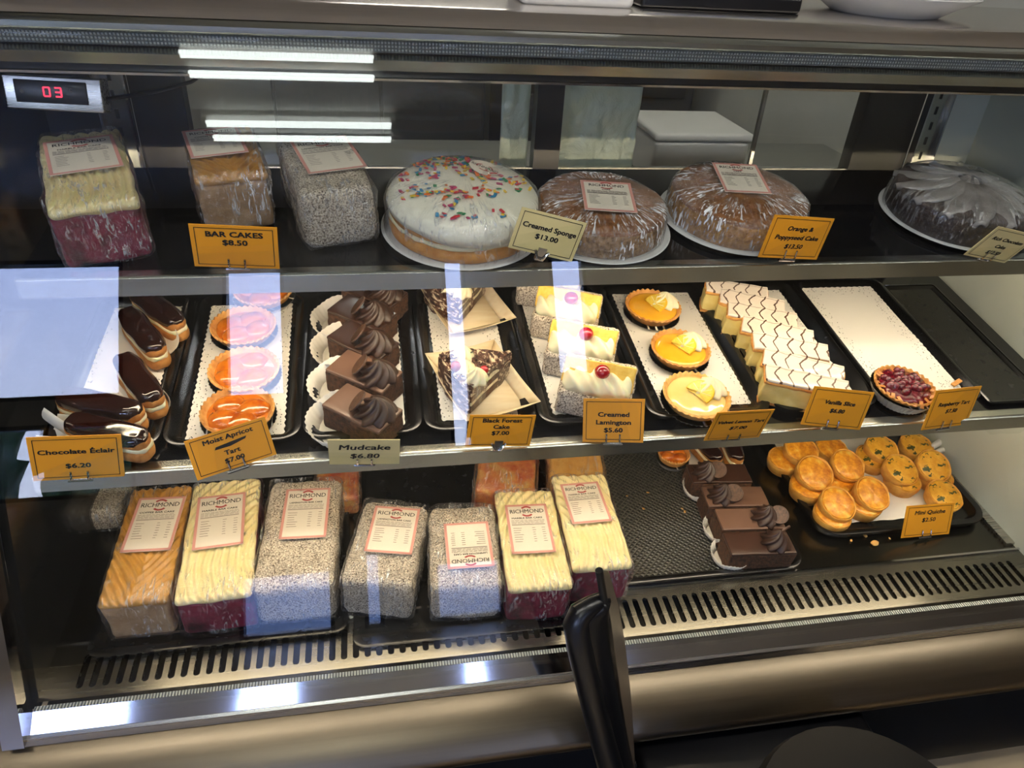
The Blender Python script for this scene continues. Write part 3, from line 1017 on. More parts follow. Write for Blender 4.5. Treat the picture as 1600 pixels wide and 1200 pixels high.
doily(MID, -.425, -.319, .862, 1.165, 'white lace-edged paper under the chocolate eclairs', 1, lace=.01)
doily(MID, -.272, -.140, .852, 1.165, 'white lace-edged paper under the apricot tarts', 2, lace=.016, yaw=1)
doily(MID, -.092, .030, .858, 1.165, 'white paper lining under the mudcakes of the lower shelf', 3, lace=0)
doily(MID, .080, .196, .862, 1.165, 'white lace-edged paper under the black forest cake boats', 4, lace=.03)
doily(MID, .246, .364, .862, 1.165, 'white paper under the creamed lamingtons', 5, lace=.012)
doily(MID, .417, .566, .862, 1.165, 'white paper under the lemon tarts', 6, lace=.012)
doily(MID, .620, .750, .862, 1.165, 'white paper under the vanilla slices', 7, lace=.006)
doily(MID, .790, .945, .866, 1.168, 'wide white paper with a lacy edge under the raspberry tart', 8, lace=.026, h=.004)
doily(DECK, .592, .690, .842, 1.13, 'white paper under the mudcakes on the bottom deck', 9, lace=0)
doily(DECK, .800, 1.050, .878, 1.14, 'white paper under the mini quiches', 10, lace=0, h=.0036)

# ================================================================== WRAPPED BAR CAKES
def bar_label(parent, M, title, w=.070, h=.094, upside=False, faint=False):
    lb = build('label', G().rbox(w, h, .0006, .0002, 6, 1), M_LABEL, parent, M @ (RZ(180) if upside else RZ(0)))
    lb['label'] = 'paper label with a pink border and a red oval emblem'
    build('border_print', frame(G(), w*.995, h*.995, .0042, .0009), M_PINK, lb)
    g = G()
    put_text(g, 'RICHMOND', 0, h*.345, h*.115, .018, 0, 1.05, .0010, 0, w*.80)
    put_text(g, title, -w*.02, h*.205, h*.045, .06, 0, 1.35, .0010, 0, w*.72)
    build('title_print', g, M_INK, lb)
    g = G()
    rnd = random.Random(sum(map(ord, title)) % 97)
    for k in range(4):
        x = -w*.40
        while x < w*.36:
            q = rnd.uniform(.004, .009)
            quad(g, x, min(x+q, w*.38), h*(.160-.022*k)-.0004, h*(.160-.022*k)+.0004, .0010)
            x += q+.0012
    quad(g, -w*.40, w*.38, h*.068-.0007, h*.068+.0007, .0010)
    for k in range(7):
        yy = h*(.0-.045*k)
        quad(g, -w*.38, -w*.38+rnd.uniform(.008, .016), yy-.0005, yy+.0005, .0010)
        quad(g, w*.06, w*.06+rnd.uniform(.004, .006), yy-.0005, yy+.0005, .0010)
        quad(g, w*.28, w*.28+rnd.uniform(.004, .007), yy-.0005, yy+.0005, .0010)
    build('fine_print', g, M_INKG, lb)
    g = G()
    for a0, a1 in ((42, 138), (222, 318)):
        n = 12
        for k in range(n):
            p = []
            for a, r in ((a0+(a1-a0)*k/n, 1.0), (a0+(a1-a0)*(k+1)/n, 1.0), (a0+(a1-a0)*(k+1)/n, .72), (a0+(a1-a0)*k/n, .72)):
                p.append((w*.17*r*cos(radians(a)), h*.345+h*.112*r*sin(radians(a)), .00105))
            g.add(p, [(0, 1, 2, 3)])
    build('emblem_print', g, M_REDP, lb)
    return lb

def bar_cake(kind, P, FL, FR, BR, BL, h, label, title, lab=(0, .02), lrot=0, lsize=(.070, .094), upside=False, seed=1, base=0.003, wrap=None, w=None, l=None, name='bar_cake'):
    """FL..BL: where the corners of the top face lie"""
    H = h+base
    a, b, c, d = (P.px(*q, H) for q in (FL, FR, BR, BL))
    ctr = (a+b+c+d)/4
    yaw = P.yaw((d+c)-(a+b))-pi/2
    w = w or ((b-a).length+(c-d).length)/2
    l = l or ((d-a).length+(c-b).length)/2
    root = P.at(ctr.x, 0, 0)
    p = P.foot(ctr)+P.ez*base
    t = thing(name, label, 'cake', P.mat(p, yaw), 'wrapped bar cakes')
    rnd = random.Random(seed)
    so = rnd.uniform(0, 50)
    if kind == 'coco':
        f = lambda v: v+Vector((n3(v, 22, so), n3(v, 22, so+9), n3(v, 22, so+17)*(.3 if v.z < .01 else 1)))*.0035+Vector((n3(v, 160, so), n3(v, 160, so+5), n3(v, 160, so+8) if v.z > .01 else 0))*.0014
        build('coconut_coating', G().rbox(w, l, h, .014, 34, 4, f), M_COCO, t, None, 180)
    else:
        ih = h*.16
        body = {'marble': M_MARBLE, 'caramel': M_COFFEE, 'plain': M_PLAIN, 'marble_yellow': M_MARBLEY}[kind]
        f = lambda v: v+Vector((n3(v, 30, so), n3(v, 30, so+9), 0))*.003
        build('sponge', G().rbox(w*.97, l*.97, h-ih+.004, .008, 14, 3, f), body, t, None, 180)
        if kind in ('marble', 'caramel'):
            sgn = rnd.choice((-1, 1))
            def ic(v):
                top = max(0.0, min(1.0, (v.z-(h-.006))/.005))
                if kind == 'caramel':
                    ph = v.y*330 - abs(v.x+.004*sin(v.y*40))*(520)
                    k = sin(ph+1.2*n3(v, 18, so))
                else:
                    ph = sqrt((v.x-sgn*.11)**2+(v.y+.05)**2*.7)*560
                    k = sin(ph+1.4*n3(v, 14, so))
                z = top*(.0016*k*(1.5 if kind == 'caramel' else 1.2)+.002*n3(v, 24, so))
                e = n3((v.x, v.y, 0), 45, so)*.003 if v.z < h-ih+.004 else 0
                return v+Vector((n3(v, 35, so)*.0018, n3(v, 35, so+4)*.0018, z+e))
            build('icing', G().rbox(w, l, ih, .008, 110, 3, ic, None, h-ih), M_CARAMEL if kind in ('caramel',) else M_ICING, t, None, 180)
    # film
    f = lambda v: v+Vector((n3(v, 34, so+2), n3(v, 34, so+12), max(0, n3(v, 34, so+22))))*.004+Vector((n3(v, 110, so), n3(v, 110, so+3), 0))*.0022
    g = G().rbox(w+.005, l+.007, h+.0045, .011, 26, 3, f)
    build('plastic_wrap', g, wrap or M_WRAP, t, None, 180)['label'] = 'crinkled clear plastic wrap'
    if title:
        bar_label(t, T3(lab[0]*w, lab[1]*l, h+.0062) @ RZ(lrot), title, lsize[0], lsize[1], upside)
    return t
HB = .085
bar_cake('caramel', DECK, (142.5, 949), (267, 935), (294, 759), (212, 762), HB, 'coffee bar cake with ridged brown icing, leftmost on the bottom deck', 'COFFEE BAR CAKE', (.06, .12), -3, (.072, .112), seed=3, wrap=M_CLEAR)
bar_cake('marble', DECK, (275, 932), (388, 938), (409, 748), (302, 752), HB, 'pale yellow iced marble bar cake beside the coffee bar cake', 'MARBLE BAR CAKE', (-.02, .10), 2, (.074, .112), seed=5, wrap=M_CLEAR)
bar_cake('coco', DECK, (392, 918), (520, 917), (533, 747), (425, 747), HB, 'coconut lamington bar cake third from left on the bottom deck', 'LAMINGTON BAR CAKE', (.06, .12), 0, (.072, .108), seed=7, wrap=M_CLEAR)
bar_cake('coco', DECK, (526, 917), (645, 906), (670, 785), (572, 782), HB, 'coconut lamington bar cake with upright label, in the middle of the bottom deck', 'LAMINGTON BAR CAKE', (.06, .10), 2, (.074, .096), seed=8, wrap=M_WRAP)
bar_cake('coco', DECK, (674, 910), (786, 924), (770, 790), (671, 787), HB, 'coconut lamington bar cake with its label upside down', 'LAMINGTON BAR CAKE', (.06, -.05), 2, (.072, .092), True, seed=9, wrap=M_WRAP)
bar_cake('marble', DECK, (794, 920), (896, 917), (862, 766), (772, 765), HB, 'pale yellow marble bar cake right of the upside-down label cake', 'MARBLE BAR CAKE', (-.02, .05), 0, (.070, .104), seed=11, wrap=M_CLEAR)
bar_cake('marble', DECK, (898, 900), (988, 873), (941, 736), (865, 746), HB+.004, 'pale yellow marble bar cake behind the black chair top', 'MARBLE BAR CAKE', (-.03, .14), 3, (.068, .092), seed=13, wrap=M_CLEAR)
HT = .082
bar_cake('marble', TOP, (69, 330), (221, 315), (182, 197), (61, 215), HT, 'yellow iced marble bar cake at far left of the upper shelf', 'MARBLE BAR CAKE', (.0, .10), 2, (.084, .100), seed=15, wrap=M_WRAP, base=.0005)
bar_cake('caramel', TOP, (303, 280), (419, 270), (393, 199), (286, 203), HT, 'coffee bar cake behind the BAR CAKES card on the upper shelf', 'COFFEE BAR CAKE', (-.10, .12), 3, (.074, .088), seed=17, wrap=M_WRAPL, base=.0005)
bar_cake('coco', TOP, (474, 310), (583, 291), (539, 205), (432, 222), HT, 'coconut lamington bar cake on the upper shelf', 'LAMINGTON BAR CAKE', (.08, .07), 3, (.080, .104), seed=19, wrap=M_WRAP, base=.0005)
bar_cake('marble_yellow', DECK, (744, 727), (840, 722), (838, 690), (752, 692), .065, 'red and yellow marbled bar cake lying at the back behind the pale ones', None, seed=21, l=.2, wrap=M_WRAP)
bar_cake('plain', DECK, (857, 723), (944, 717), (938, 690), (858, 694), .065, 'plain golden bar cake at the back beside the red and yellow one', None, seed=23, l=.2, wrap=M_CLEAR)
bar_cake('marble_yellow', DECK, (492, 746), (561, 742), (560, 712), (495, 715), .05, 'red topped bar cake at the back behind the third cake', None, seed=25, l=.16, wrap=M_WRAP)
bar_cake('coco', DECK, (140, 772), (196, 766), (205, 742), (150, 746), .045, 'dark wrapped bar cake at the back left behind the coffee bar cake', None, seed=27, l=.14, wrap=M_WRAPL)

# ================================================================== WHOLE ROUND CAKES
def at_circle(P, px, py):                      # centre of something round whose rim comes nearest at (px, py)
    return P.px(px, py, 0)
def plate(P, c, r, label):
    g = G().lathe([(r*.55, 0), (r*.62, .001), (r*.97, .0062), (r, .0075), (r*.985, .0086), (r*.62, .0032), (0.0, .0030)], 56)
    o = build('cake_plate', g, M_PLATE, None, P.mat(c))
    return tag(o, label, 'plate', 'white plates under the whole cakes')
def dome_cake(P, front, r, hs, dome, mats, label, labelpose, seed, lm=(.066, .056), petals=False, wrapm=M_WRAPS, base=.0035):
    c = P.px(*front)
    c = c+P.ey*r
    c = P.foot(c)
    t = thing('whole_cake', label, 'cake', P.mat(c+P.ez*base), 'whole cakes on the upper shelf')
    so = seed*7.3
    wob = lambda R, Z, a, i: (R*(1+.012*n3((cos(a), sin(a), Z*20), 2.2, so)), Z+.0022*n3((R*cos(a)*14, R*sin(a)*14, Z*9), 1.5, so)*(1 if Z > .01 else 0))
    side = [(r*.93, 0), (r*.97, .004), (r*.985, hs*.5), (r*.97, hs-.006), (r*.93, hs+.001)]
    build('crumb', G().lathe(side+[(0, hs+.001)], 60, wob), mats[0], t, None, 60)
    top = [(r*.962, hs-.008), (r*.962, hs-.003)]+[(r*.955*cos(q), hs+dome*sin(q)) for q in [radians(a) for a in (4, 12, 22, 34, 48, 62, 76)]]+[(0, hs+dome)]
    build('cake_top', G().lathe(top, 60, wob), mats[1], t, None, 60)
    if petals:
        for k in range(13):
            a = 2*pi*k/13
            pm = RZ(degrees_(a)) @ T3(r*.58, 0, hs+dome*.62) @ RY(16) @ RX(14)
            pf = lambda u, v: Vector(((u-.5)*r*.86, (v-.5)*r*.52*sin(pi*min(1, .18+.74*u))*1.0, .010*cos((v-.5)*2.6)-.004+.004*(u-.5)))
            build('petal', G().grid(8, 6, pf), M_CHOCP, t, pm, 180, .0025)
        build('petal_knot', G().ell((0, 0, hs+dome+.004), (.016, .016, .012), 14, 8, lambda o, v: o+Vector((0, 0, .003*sin(6*atan2(v[1], v[0]))))), M_CHOCP, t)
    shell = [(r*1.0, .0), (r*1.02, .006), (r*1.015, hs*.6), (r*.985, hs)]+[(r*.965*cos(q), hs+(dome+.004+(.012 if petals else 0))*sin(q)) for q in [radians(a) for a in (10, 24, 40, 58, 75)]]+[(0, hs+dome+.0045+(.012 if petals else 0))]
    cr = lambda R, Z, a, i: (R*(1+.012*n3((cos(a)*2, sin(a)*2, Z*40), 2.5, so)+.006*n3((cos(a)*9, sin(a)*9, Z*60), 1.5, so)), Z+.0022*n3((R*cos(a)*40, R*sin(a)*40, 3), 1.0, so)*(1 if Z > .01 else 0))
    g = G()
    prof = []
    for i in range(len(shell)-1):
        for k in range(3):
            u = k/3
            prof.append((shell[i][0]*(1-u)+shell[i+1][0]*u, shell[i][1]*(1-u)+shell[i+1][1]*u))
    prof.append(shell[-1])
    g.lathe(prof, 80, cr)
    build('plastic_wrap', g, wrapm, t, None, 180)['label'] = 'crinkled clear plastic wrap'
    if labelpose:
        lx, ly, tilt, rz = labelpose
        zz = hs+dome*sqrt(max(0, 1-(lx*lx+ly*ly)/(r*r)))+.006
        bar_label(t, T3(lx, ly, zz) @ RZ(rz) @ RX(tilt), 'CAKE', lm[0], lm[1])
    return t, c
def degrees_(a):
    return a*180/pi
_, c = dome_cake(TOP, (960, 414), .096, .042, .010, (M_POPPY, M_POPTOP), 'round brown cake with label on a white plate, behind the Creamed Sponge card', (.002, -.014, 3, -8), 1, (.074, .080))
plate(TOP, c, .107, 'white plate under the round brown cake in the middle')
_, c = dome_cake(TOP, (1186, 401), .106, .043, .011, (M_ORANGE, M_POPTOP), 'round orange cake with label on a white plate, behind its yellow card', (.002, .014, 4, -6), 2, (.072, .084))
plate(TOP, c, .117, 'white plate under the round orange cake')
_, c = dome_cake(TOP, (1548, 398), .108, .045, .010, (M_CHOCK, M_CHOCK), 'dark chocolate cake topped with overlapping chocolate petals, far right', None, 3, petals=True, wrapm=M_WRAPC)
plate(TOP, c, .116, 'white plate under the dark chocolate petal cake')

def creamed_sponge():
    r = .104
    c = TOP.px(735, 423)+TOP.ey*r
    c = TOP.foot(c)
    t = thing('whole_cake', 'creamed sponge with white icing and coloured sprinkles on the upper shelf', 'cake', TOP.mat(c+TOP.ez*.0035) @ Matrix.Diagonal((1, 1, .78, 1)), 'whole cakes on the upper shelf')
    wob = lambda R, Z, a, i: (R*(1+.014*n3((cos(a), sin(a), Z*12), 2.0, 3)), Z+.002*n3((R*cos(a)*20, R*sin(a)*20, 0), 1, 4)*(1 if Z > .006 else 0))
    build('sponge_layer', G().lathe([(r*.90, 0), (r*.98, .008), (r*1.0, .018), (r*.97, .028), (r*.9, .031), (0, .031)], 56, wob), M_SPONGE, t, None, 60)
    build('cream_filling', G().lathe([(r*.88, .029), (r*.965, .030), (r*.99, .035), (r*.965, .040), (r*.88, .041), (0, .041)], 72, lambda R, Z, a, i: (R*(1+.03*n3((cos(a)*4, sin(a)*4, Z*30), 1.4, 9)), Z)), M_CREAM, t, None, 60)
    build('sponge_layer', G().lathe([(r*.9, .038), (r*.985, .041), (r*1.0, .052), (r*.97, .062), (r*.9, .068), (0, .072)], 56, wob), M_SPONGE, t, None, 60)
    drip = lambda a: .012*max(0, n3((cos(a)*2.2, sin(a)*2.2, 0), 1.3, 11))+.016*max(0, cos(a+pi/2-.15))**3
    def ice(R, Z, a, i):
        if i < 3:
            return (R*(1+.006*sin(a*9)), Z-drip(a)*(1 if i < 2 else .6))
        return (R, Z+.002*n3((R*cos(a)*16, R*sin(a)*16, 0), 1, 2))
    pr = [(r*1.005, .056), (r*1.025, .056), (r*1.02, .064)]+[(r*1.0*cos(q), .066+.034*sin(q)) for q in [radians(a) for a in (12, 24, 38, 52, 66, 78)]]+[(0, .100)]
    build('white_icing', G().lathe(pr, 72, ice), M_WHITEIC, t, None, 180)
    g = G()
    rnd = random.Random(4)
    for k in range(440):
        q = sqrt(rnd.random())*.90
        a = rnd.uniform(0, 2*pi)
        if n3((q*cos(a)*3, q*sin(a)*3, 0), 1.3, 21) < -.12:
            continue
        e = math.acos(min(1, q))
        z = .066+.034*sin(e)+.0018
        R = r*q
        g.cur = rnd.randrange(6)
        s = rnd.uniform(.0036, .0060)
        g.rbox(s*1.5, s*.9, .0016, .0006, 1, 1, None, T3(R*cos(a), R*sin(a), z) @ RZ(rnd.uniform(0, 180)) @ RY(rnd.uniform(-30, 30)))
    build('sprinkles', g, SPR, t)['kind'] = 'stuff'
    shell = [(r*1.06, .0), (r*1.07, .012), (r*1.04, .03), (r*1.045, .05), (r*1.05, .064)]+[(r*1.03*cos(q), .068+.037*sin(q)) for q in [radians(a) for a in (14, 30, 46, 62, 78)]]+[(0, .106)]
    build('plastic_wrap', G().lathe(shell, 90, lambda R, Z, a, i: (R*(1+.018*n3((cos(a)*5, sin(a)*5, Z*40), 1.3, 6)), Z)), M_WRAPC, t, None, 180)['label'] = 'clear plastic wrap bunched at the base'
    lb = build('label', G().lathe([(.022, 0), (.022, .0006), (0, .0006)], 40), M_LABEL, t, T3(.032, .028, .1015) @ RZ(-25) @ RX(-6) @ RY(14))
    lb['label'] = 'round white sticker with red emblem'
    build('title_print', put_text(G(), 'RICHMOND', 0, 0, .011, .01, 0, 1, .001, 0, .04), M_INK, lb)
    g = G()
    n = 30
    for k in range(n):
        if k % 10 < 6:
            p = [(.013*q*cos(2*pi*(k+j)/n), .010*q*sin(2*pi*(k+j)/n), .001) for q, j in ((1, 0), (1, 1), (.82, 1), (.82, 0))]
            g.add(p, [(0, 1, 2, 3)])
    build('emblem_print', g, M_REDP, lb)
    plate(TOP, c, .115, 'pale plate under the creamed sponge')
creamed_sponge()

# ================================================================== PASTRIES ON THE LOWER SHELF
def put(P, px, py, h=0.0, yaw=0.0, base=.004):
    c = P.foot(P.px(px, py, h+base))+P.ez*base
    return P.mat(c, radians(yaw))
# --- chocolate eclairs in paper sleeves
def eclair(label, M, seed, L=.118, w=.040, case=True):
    t = thing('eclair', label, 'eclair', M, 'chocolate eclairs')
    so = seed*3.1
    f = lambda o, v: o+Vector((n3(o, 40, so), n3(o, 40, so+3), n3(o, 40, so+6)))*.0022
    def pill(z0, z1, wx, lx, mat, nm, fl=0):
        g = G().rbox(wx, lx, z1-z0, min(wx, z1-z0)*.49, 14, 5, lambda v: Vector((v.x*sqrt(max(0, 1-.8*(min(1, abs(v.y)/(lx/2)))**5)), v.y, v.z))+Vector((n3(v, 40, so), n3(v, 40, so+3), n3(v, 40, so+6)))*.0018, None, z0)
        return build(nm, g, mat, t, None, 180)
    pill(.001, .026, w, L, M_CHOUX, 'lower_half')
    pill(.020, .029, w*.95, L*.975, M_CREAM, 'cream_filling')
    pill(.024, .044, w*.97, L*.98, M_CHOUX, 'upper_half')
    pill(.026, .0475, w*.99, L*.965, M_GLAZE, 'chocolate_glaze')
    return t
def paper_sleeve(M, label, w=.058, l=.10, curl=.032):
    def f(u, v):
        a = (u-.5)*pi*1.15
        r = w/2*(1+.03*(abs(((v*26) % 1)-.5)-.25))
        return Vector((r*sin(a), (v-.5)*l*(1-.25*abs(2*u-1)**2), curl-curl*cos(a)*1.0+.001))
    o = build('paper_case', G().grid(14, 52, f), M_CASE, None, M, 180, .0005)
    return tag(o, label, 'paper case', 'white paper cake cases')
ECL = [((214, 462), (284, 516), 'chocolate eclair at the back right of its tray, cream showing at the end'),
       ((196, 490), (254, 562), 'chocolate eclair lying beside the backmost one'),
       ((196, 568), (243, 632), 'chocolate eclair half hidden behind an upright paper case'),
       ((102, 628), (216, 652), 'chocolate eclair lying crosswise above the front one'),
       ((116, 668), (226, 694), 'chocolate eclair nearest the Chocolate Éclair card')]
for i, (a, b, lb) in enumerate(ECL):
    pa, pb = MID.px(*a, .032), MID.px(*b, .032)
    c = MID.foot((pa+pb)/2)+MID.ez*.005
    L = (pb-pa).length
    eclair(lb, MID.mat(c, MID.yaw(pb-pa)+pi/2), i+1, min(.128, L+.018), .038)
for (a, b, lb, rx) in (((212, 478), (262, 545), 'white paper case between the two back eclairs', 0), ((205, 560), (262, 625), 'white fluted paper case standing against the third eclair', -50), ((80, 640), (120, 668), 'white paper case at the left of the crosswise eclair', 25), ((62, 672), (150, 680), 'flat white paper case behind the Chocolate Éclair card', 10)):
    pa, pb = MID.px(*a, .03), MID.px(*b, .03)
    c = MID.foot((pa+pb)/2)+MID.ez*.0065
    paper_sleeve(MID.mat(c, MID.yaw(pb-pa)+pi/2) @ RY(rx), lb, .05, min(.1, (pb-pa).length), .024)

# --- tarts
def tart_shell(t, r, h, mat, n=30, crimp=.05):
    def fn(R, Z, a, i):
        k = crimp*(.5+.5*cos(n*a))
        if i in (3, 4, 5):
            return (R*(1+k*.5), Z+.0015*cos(n*a))
        return (R, Z)
    pr = [(r*.72, 0), (r*.74, .001), (r*.92, h*.75), (r*.985, h*.9), (r*1.0, h), (r*.95, h*1.06), (r*.90, h*.94), (r*.87, h*.80), (0, h*.74)]
    return build('crust', G().lathe(pr, n*4, fn), mat, t, None, 70)
def flat_case(parent, r, n=44, h=.012):
    def fn(R, Z, a, i):
        return (R*(1+(.02*cos(n*a) if i > 0 else 0)), Z)
    g = G().lathe([(r*.78, .0003), (r*.80, .0006), (r*1.0, h), (r*1.008, h)], n*4, fn)
    return build('paper_case', g, M_CASE, parent, None, 180)
def apricot_tart(label, M, r, seed):
    t = thing('apricot_tart', label, 'tart', M, 'apricot tarts')
    flat_case(t, r*1.03)
    tart_shell(t, r, .026, M_PASTRY, 34, .04)
    rnd = random.Random(seed)
    build('glaze', G().lathe([(r*.88, .0195), (r*.80, .0215), (0, .0225)], 40), M_APRICOT, t)
    for k in range(4):
        a = 2*pi*k/4+rnd.uniform(-.3, .3)+.5
        q = r*.42
        f = lambda o, v: o+Vector((n3(o, 60, seed+k), n3(o, 60, seed+k+4), 0))*.003
        build('apricot_half', G().ell((q*cos(a), q*sin(a), .021), (r*.46, r*.40, .0085), 18, 8, f), M_APRICOT, t, None, 180)
    return t
AP = [(372, 645, .0490, 'glazed apricot tart nearest its price card'), (382, 580, .0500, 'glazed apricot tart second from the front'),
      (381, 512, .0490, 'glazed apricot tart third from the front'), (412, 455, .0480, 'glazed apricot tart at the back under the upper shelf edge')]
for i, (x, y, r, lb) in enumerate(AP):
    apricot_tart(lb, put(MID, x, y, .02, 20*i, .0048), r, i+1)

def swirl(r, h, n=9, tw=2.2, steps=10):
    """a piped rosette"""
    pr = [(r, 0)]+[(r*(1-.9*(k/steps)**1.35), h*(k/steps)**.85) for k in range(1, steps+1)]+[(0, h*1.02)]
    return G().lathe(pr, n*6, lambda R, Z, a, i: (R*(1+.16*cos(n*a-tw*i/steps*n*.6)), Z+.0))
def lemon_slice(t, M, r=.017):
    o = build('lemon_slice', G().lathe([(r*.9, 0), (r*.9, .003), (0, .003)], 32, None, None, -.35, pi+.35), M_PULP, t, M)
    build('rind', G().tube([(r*.94*cos(a), r*.94*sin(a), .0015) for a in [(-.35+(pi+.7)*k/20) for k in range(21)]], .0018, 6), M_RIND, o)
    for k in range(5):
        a = (k+.5)*pi/5
        build('segment_line', G().box(.002, r*.86, -.0004, .0004, .0029, .0033, RZ(degrees_(a))), M_CREAM, o)
    return o
def lemon_tart(label, M, r, pale=False, seed=1):
    t = thing('lemon_tart', label, 'tart', M, 'lemon tarts')
    flat_case(t, r*1.02, h=.008)
    tart_shell(t, r, .024, M_PASTRYL if pale else M_PASTRY, 32, .05)
    build('lemon_curd', G().lathe([(r*.89, .0185), (r*.84, .0215), (r*.7, .0225), (0, .0225)], 44, lambda R, Z, a, i: (R, Z+(.0012*n3((R*cos(a)*50, R*sin(a)*50, 0), 1, seed) if pale else 0))), M_LEMONP if pale else M_LEMON, t, None, 180)
    c = build('cream_rosette', swirl(r*.50, .022, 9, 1.4), M_CREAM, t, T3(r*.46, r*.22, .021) @ RX(-8), 180)
    lemon_slice(t, T3(r*.06, -r*.02, .0275) @ RZ(-62) @ RX(24), r*.42)
    return t
LT = [(1088, 619, .0515, True, 'pale lemon tart with cream and a lemon slice, nearest its price card'), (1063, 546, .0485, False, 'orange-yellow lemon tart in the middle of the row of three'), (1020, 480, .0485, False, 'orange-yellow lemon tart at the back of the row of three')]
for i, (x, y, r, pale, lb) in enumerate(LT):
    lemon_tart(lb, put(MID, x, y, .02, (0, 5, -5)[i], .0048), r, pale, i+1)

def raspberry_tart():
    r = .048
    t = thing('raspberry_tart', 'single glazed raspberry tart with flaked almonds in a white paper case', 'tart', put(MID, 1412, 606, .02, 0, .005))
    flat_case(t, r*1.06, h=.02)
    tart_shell(t, r, .026, M_PASTRY, 30, .03)
    rnd = random.Random(8)
    build('berry_glaze', G().lathe([(r*.9, .021), (r*.8, .026), (0, .027)], 36, lambda R, Z, a, i: (R, Z+.004*n3((R*cos(a)*60, R*sin(a)*60, 0), 1, 3))), M_BERRY, t, None, 180)
    for k in range(34):
        a, q = rnd.uniform(0, 2*pi), sqrt(rnd.random())*r*.74
        s = rnd.uniform(.005, .0085)
        build('raspberry', G().ell((q*cos(a), q*sin(a), .029-q*.05), (s, s, s*.9), 12, 7, lambda o, v: o+Vector(v)*(.0007*sin(9*atan2(v[1], v[0]))*sin(9*v[2]))), M_BERRY, t, None, 180)
    for k in range(20):
        a = 2*pi*k/20+rnd.uniform(-.1, .1)
        q = r*rnd.uniform(.78, .95)
        build('almond_flake', G().rbox(.013, .006, .0014, .0006, 2, 1), M_ALMOND, t, T3(q*cos(a), q*sin(a), .025) @ RZ(degrees_(a)+rnd.uniform(-60, 60)) @ RY(rnd.uniform(-25, 25)))
raspberry_tart()

# --- mudcake blocks
def mudcake(label, M, L=.092, w=.052, h=.040, seed=1, milk=False, end=1, disc=True, group='mudcakes on the lower shelf', disc_flat=False):
    t = thing('mudcake', label, 'cake', M, group)
    so = seed*5.7
    f = lambda v: v+Vector((n3(v, 60, so), n3(v, 60, so+3), 0))*.002+Vector((n3(v, 240, so), n3(v, 240, so+3), 0))*.0008
    build('cake_block', G().rbox(L, w, h, .003, 22, 2, f), M_MUD, t, None, 60)
    f2 = lambda v: v+Vector((0, 0, n3(v, 24, so)*.001))
    build('ganache', G().rbox(L*.995, w*.99, .0055, .0022, 12, 2, f2, None, h-.001), M_GANACHEM if milk else M_GANACHE, t, None, 60)
    build('chocolate_rosette', swirl(w*.48, .030, 8, 2.6, 14), M_BUTTER, t, T3(end*L*.24, 0, h+.0035), 180)
    if disc:
        dm = T3(end*L*.24-(.024 if not disc_flat else -.018), -.008, h+.020) @ (RZ(25) @ RY(-50) if not disc_flat else RZ(-20) @ RX(28))
        build('chocolate_disc', G().lathe([(.0165, 0), (.017, .001), (.0165, .0024), (0, .0024)], 24), M_CHOCDISC, t, dm)
    else:
        build('chocolate_curl', G().tube([(end*L*.24+.002, 0, h+.024), (end*L*.24+.010, .004, h+.032), (end*L*.24+.020, .008, h+.034)], .0026, 6), M_CHOCDISC, t)
    return t
MC = [(566, 634, 'front mudcake behind its handwritten card'), (569, 577, 'second mudcake from the front of its row'), (567, 529, 'third mudcake from the front of its row'), (566, 485, 'fourth mudcake from the front, partly behind a paper case'), (585, 452, 'last mudcake under the upper shelf edge')]
pa, pb = MID.px(503, 621, .045), MID.px(580, 659, .045)
myaw = degrees_(MID.yaw(pb-pa))
for i, (x, y, lb) in enumerate(MC):
    mudcake(lb, put(MID, x, y, .044, myaw+(0, 3, -2, 2, 0)[i], .0045), .098, .056, .038, i+1, i in (0, 1), 1)
def half_case(M, label, r=.042, a0=0.0, a1=pi, h=.026):
    n = 34
    g = G().lathe([(r*.72, .0003), (r*.86, .006), (r, h)], 68, lambda R, Z, a, i: (R*(1+.018*cos(n*a)), Z+(.002*sin(5*a) if i == 2 else 0)), None, a0, a1)
    g.f, g.m = g.f[:-2], g.m[:-2]
    g.add([(r*.72*cos(a0+(a1-a0)*k/40), r*.72*sin(a0+(a1-a0)*k/40), .0006) for k in range(41)], [tuple(range(41))])
    o = build('paper_case', g, M_CASE, None, M, 180, .0005)
    return tag(o, label, 'paper case', 'white paper cake cases')
for i, (x, y) in enumerate(((536, 663), (535, 606), (537, 549), (535, 505))):
    half_case(put(MID, x+4, y-4, .012, myaw-20, .006) @ RX(5), 'white fluted paper case leaning on the %s mudcake of the lower shelf' % ('front', 'second', 'third', 'fourth')[i], .052, pi*.70, pi*1.70, .024)

# --- black forest slices in paper boats
def boat(label, C, lift=.022):
    """C: corners back-left, back-right, front-right, front-left of the open top"""
    P = [MID.px(*q, lift+.004) for q in C]
    ctr = sum(P, Vector())/4
    foot = MID.foot(ctr)+MID.ez*.0045
    M = MID.mat(foot)
    Mi = M.inverted()
    top = [Mi @ p for p in P]
    cc = sum(top, Vector())/4
    bot = [Vector((cc.x+(p.x-cc.x)*.74, cc.y+(p.y-cc.y)*.74, 0)) for p in top]
    t = thing('paper_boat', label, 'food tray', M, 'paper boats with black forest cake')
    g = G().add(bot, [(0, 1, 2, 3)])
    build('boat_base', g, M_BOAT, t, None, 180, .0008)
    for k in range(4):
        k2 = (k+1) % 4
        def f(u, v):
            b = bot[k].lerp(bot[k2], u)
            tp = top[k].lerp(top[k2], u)
            p = b.lerp(tp, v)
            return p+Vector((0, 0, -.005*sin(pi*u)*v))
        build('boat_side', G().grid(10, 4, f), M_BOAT, t, None, 180, .0008)
    return t, M
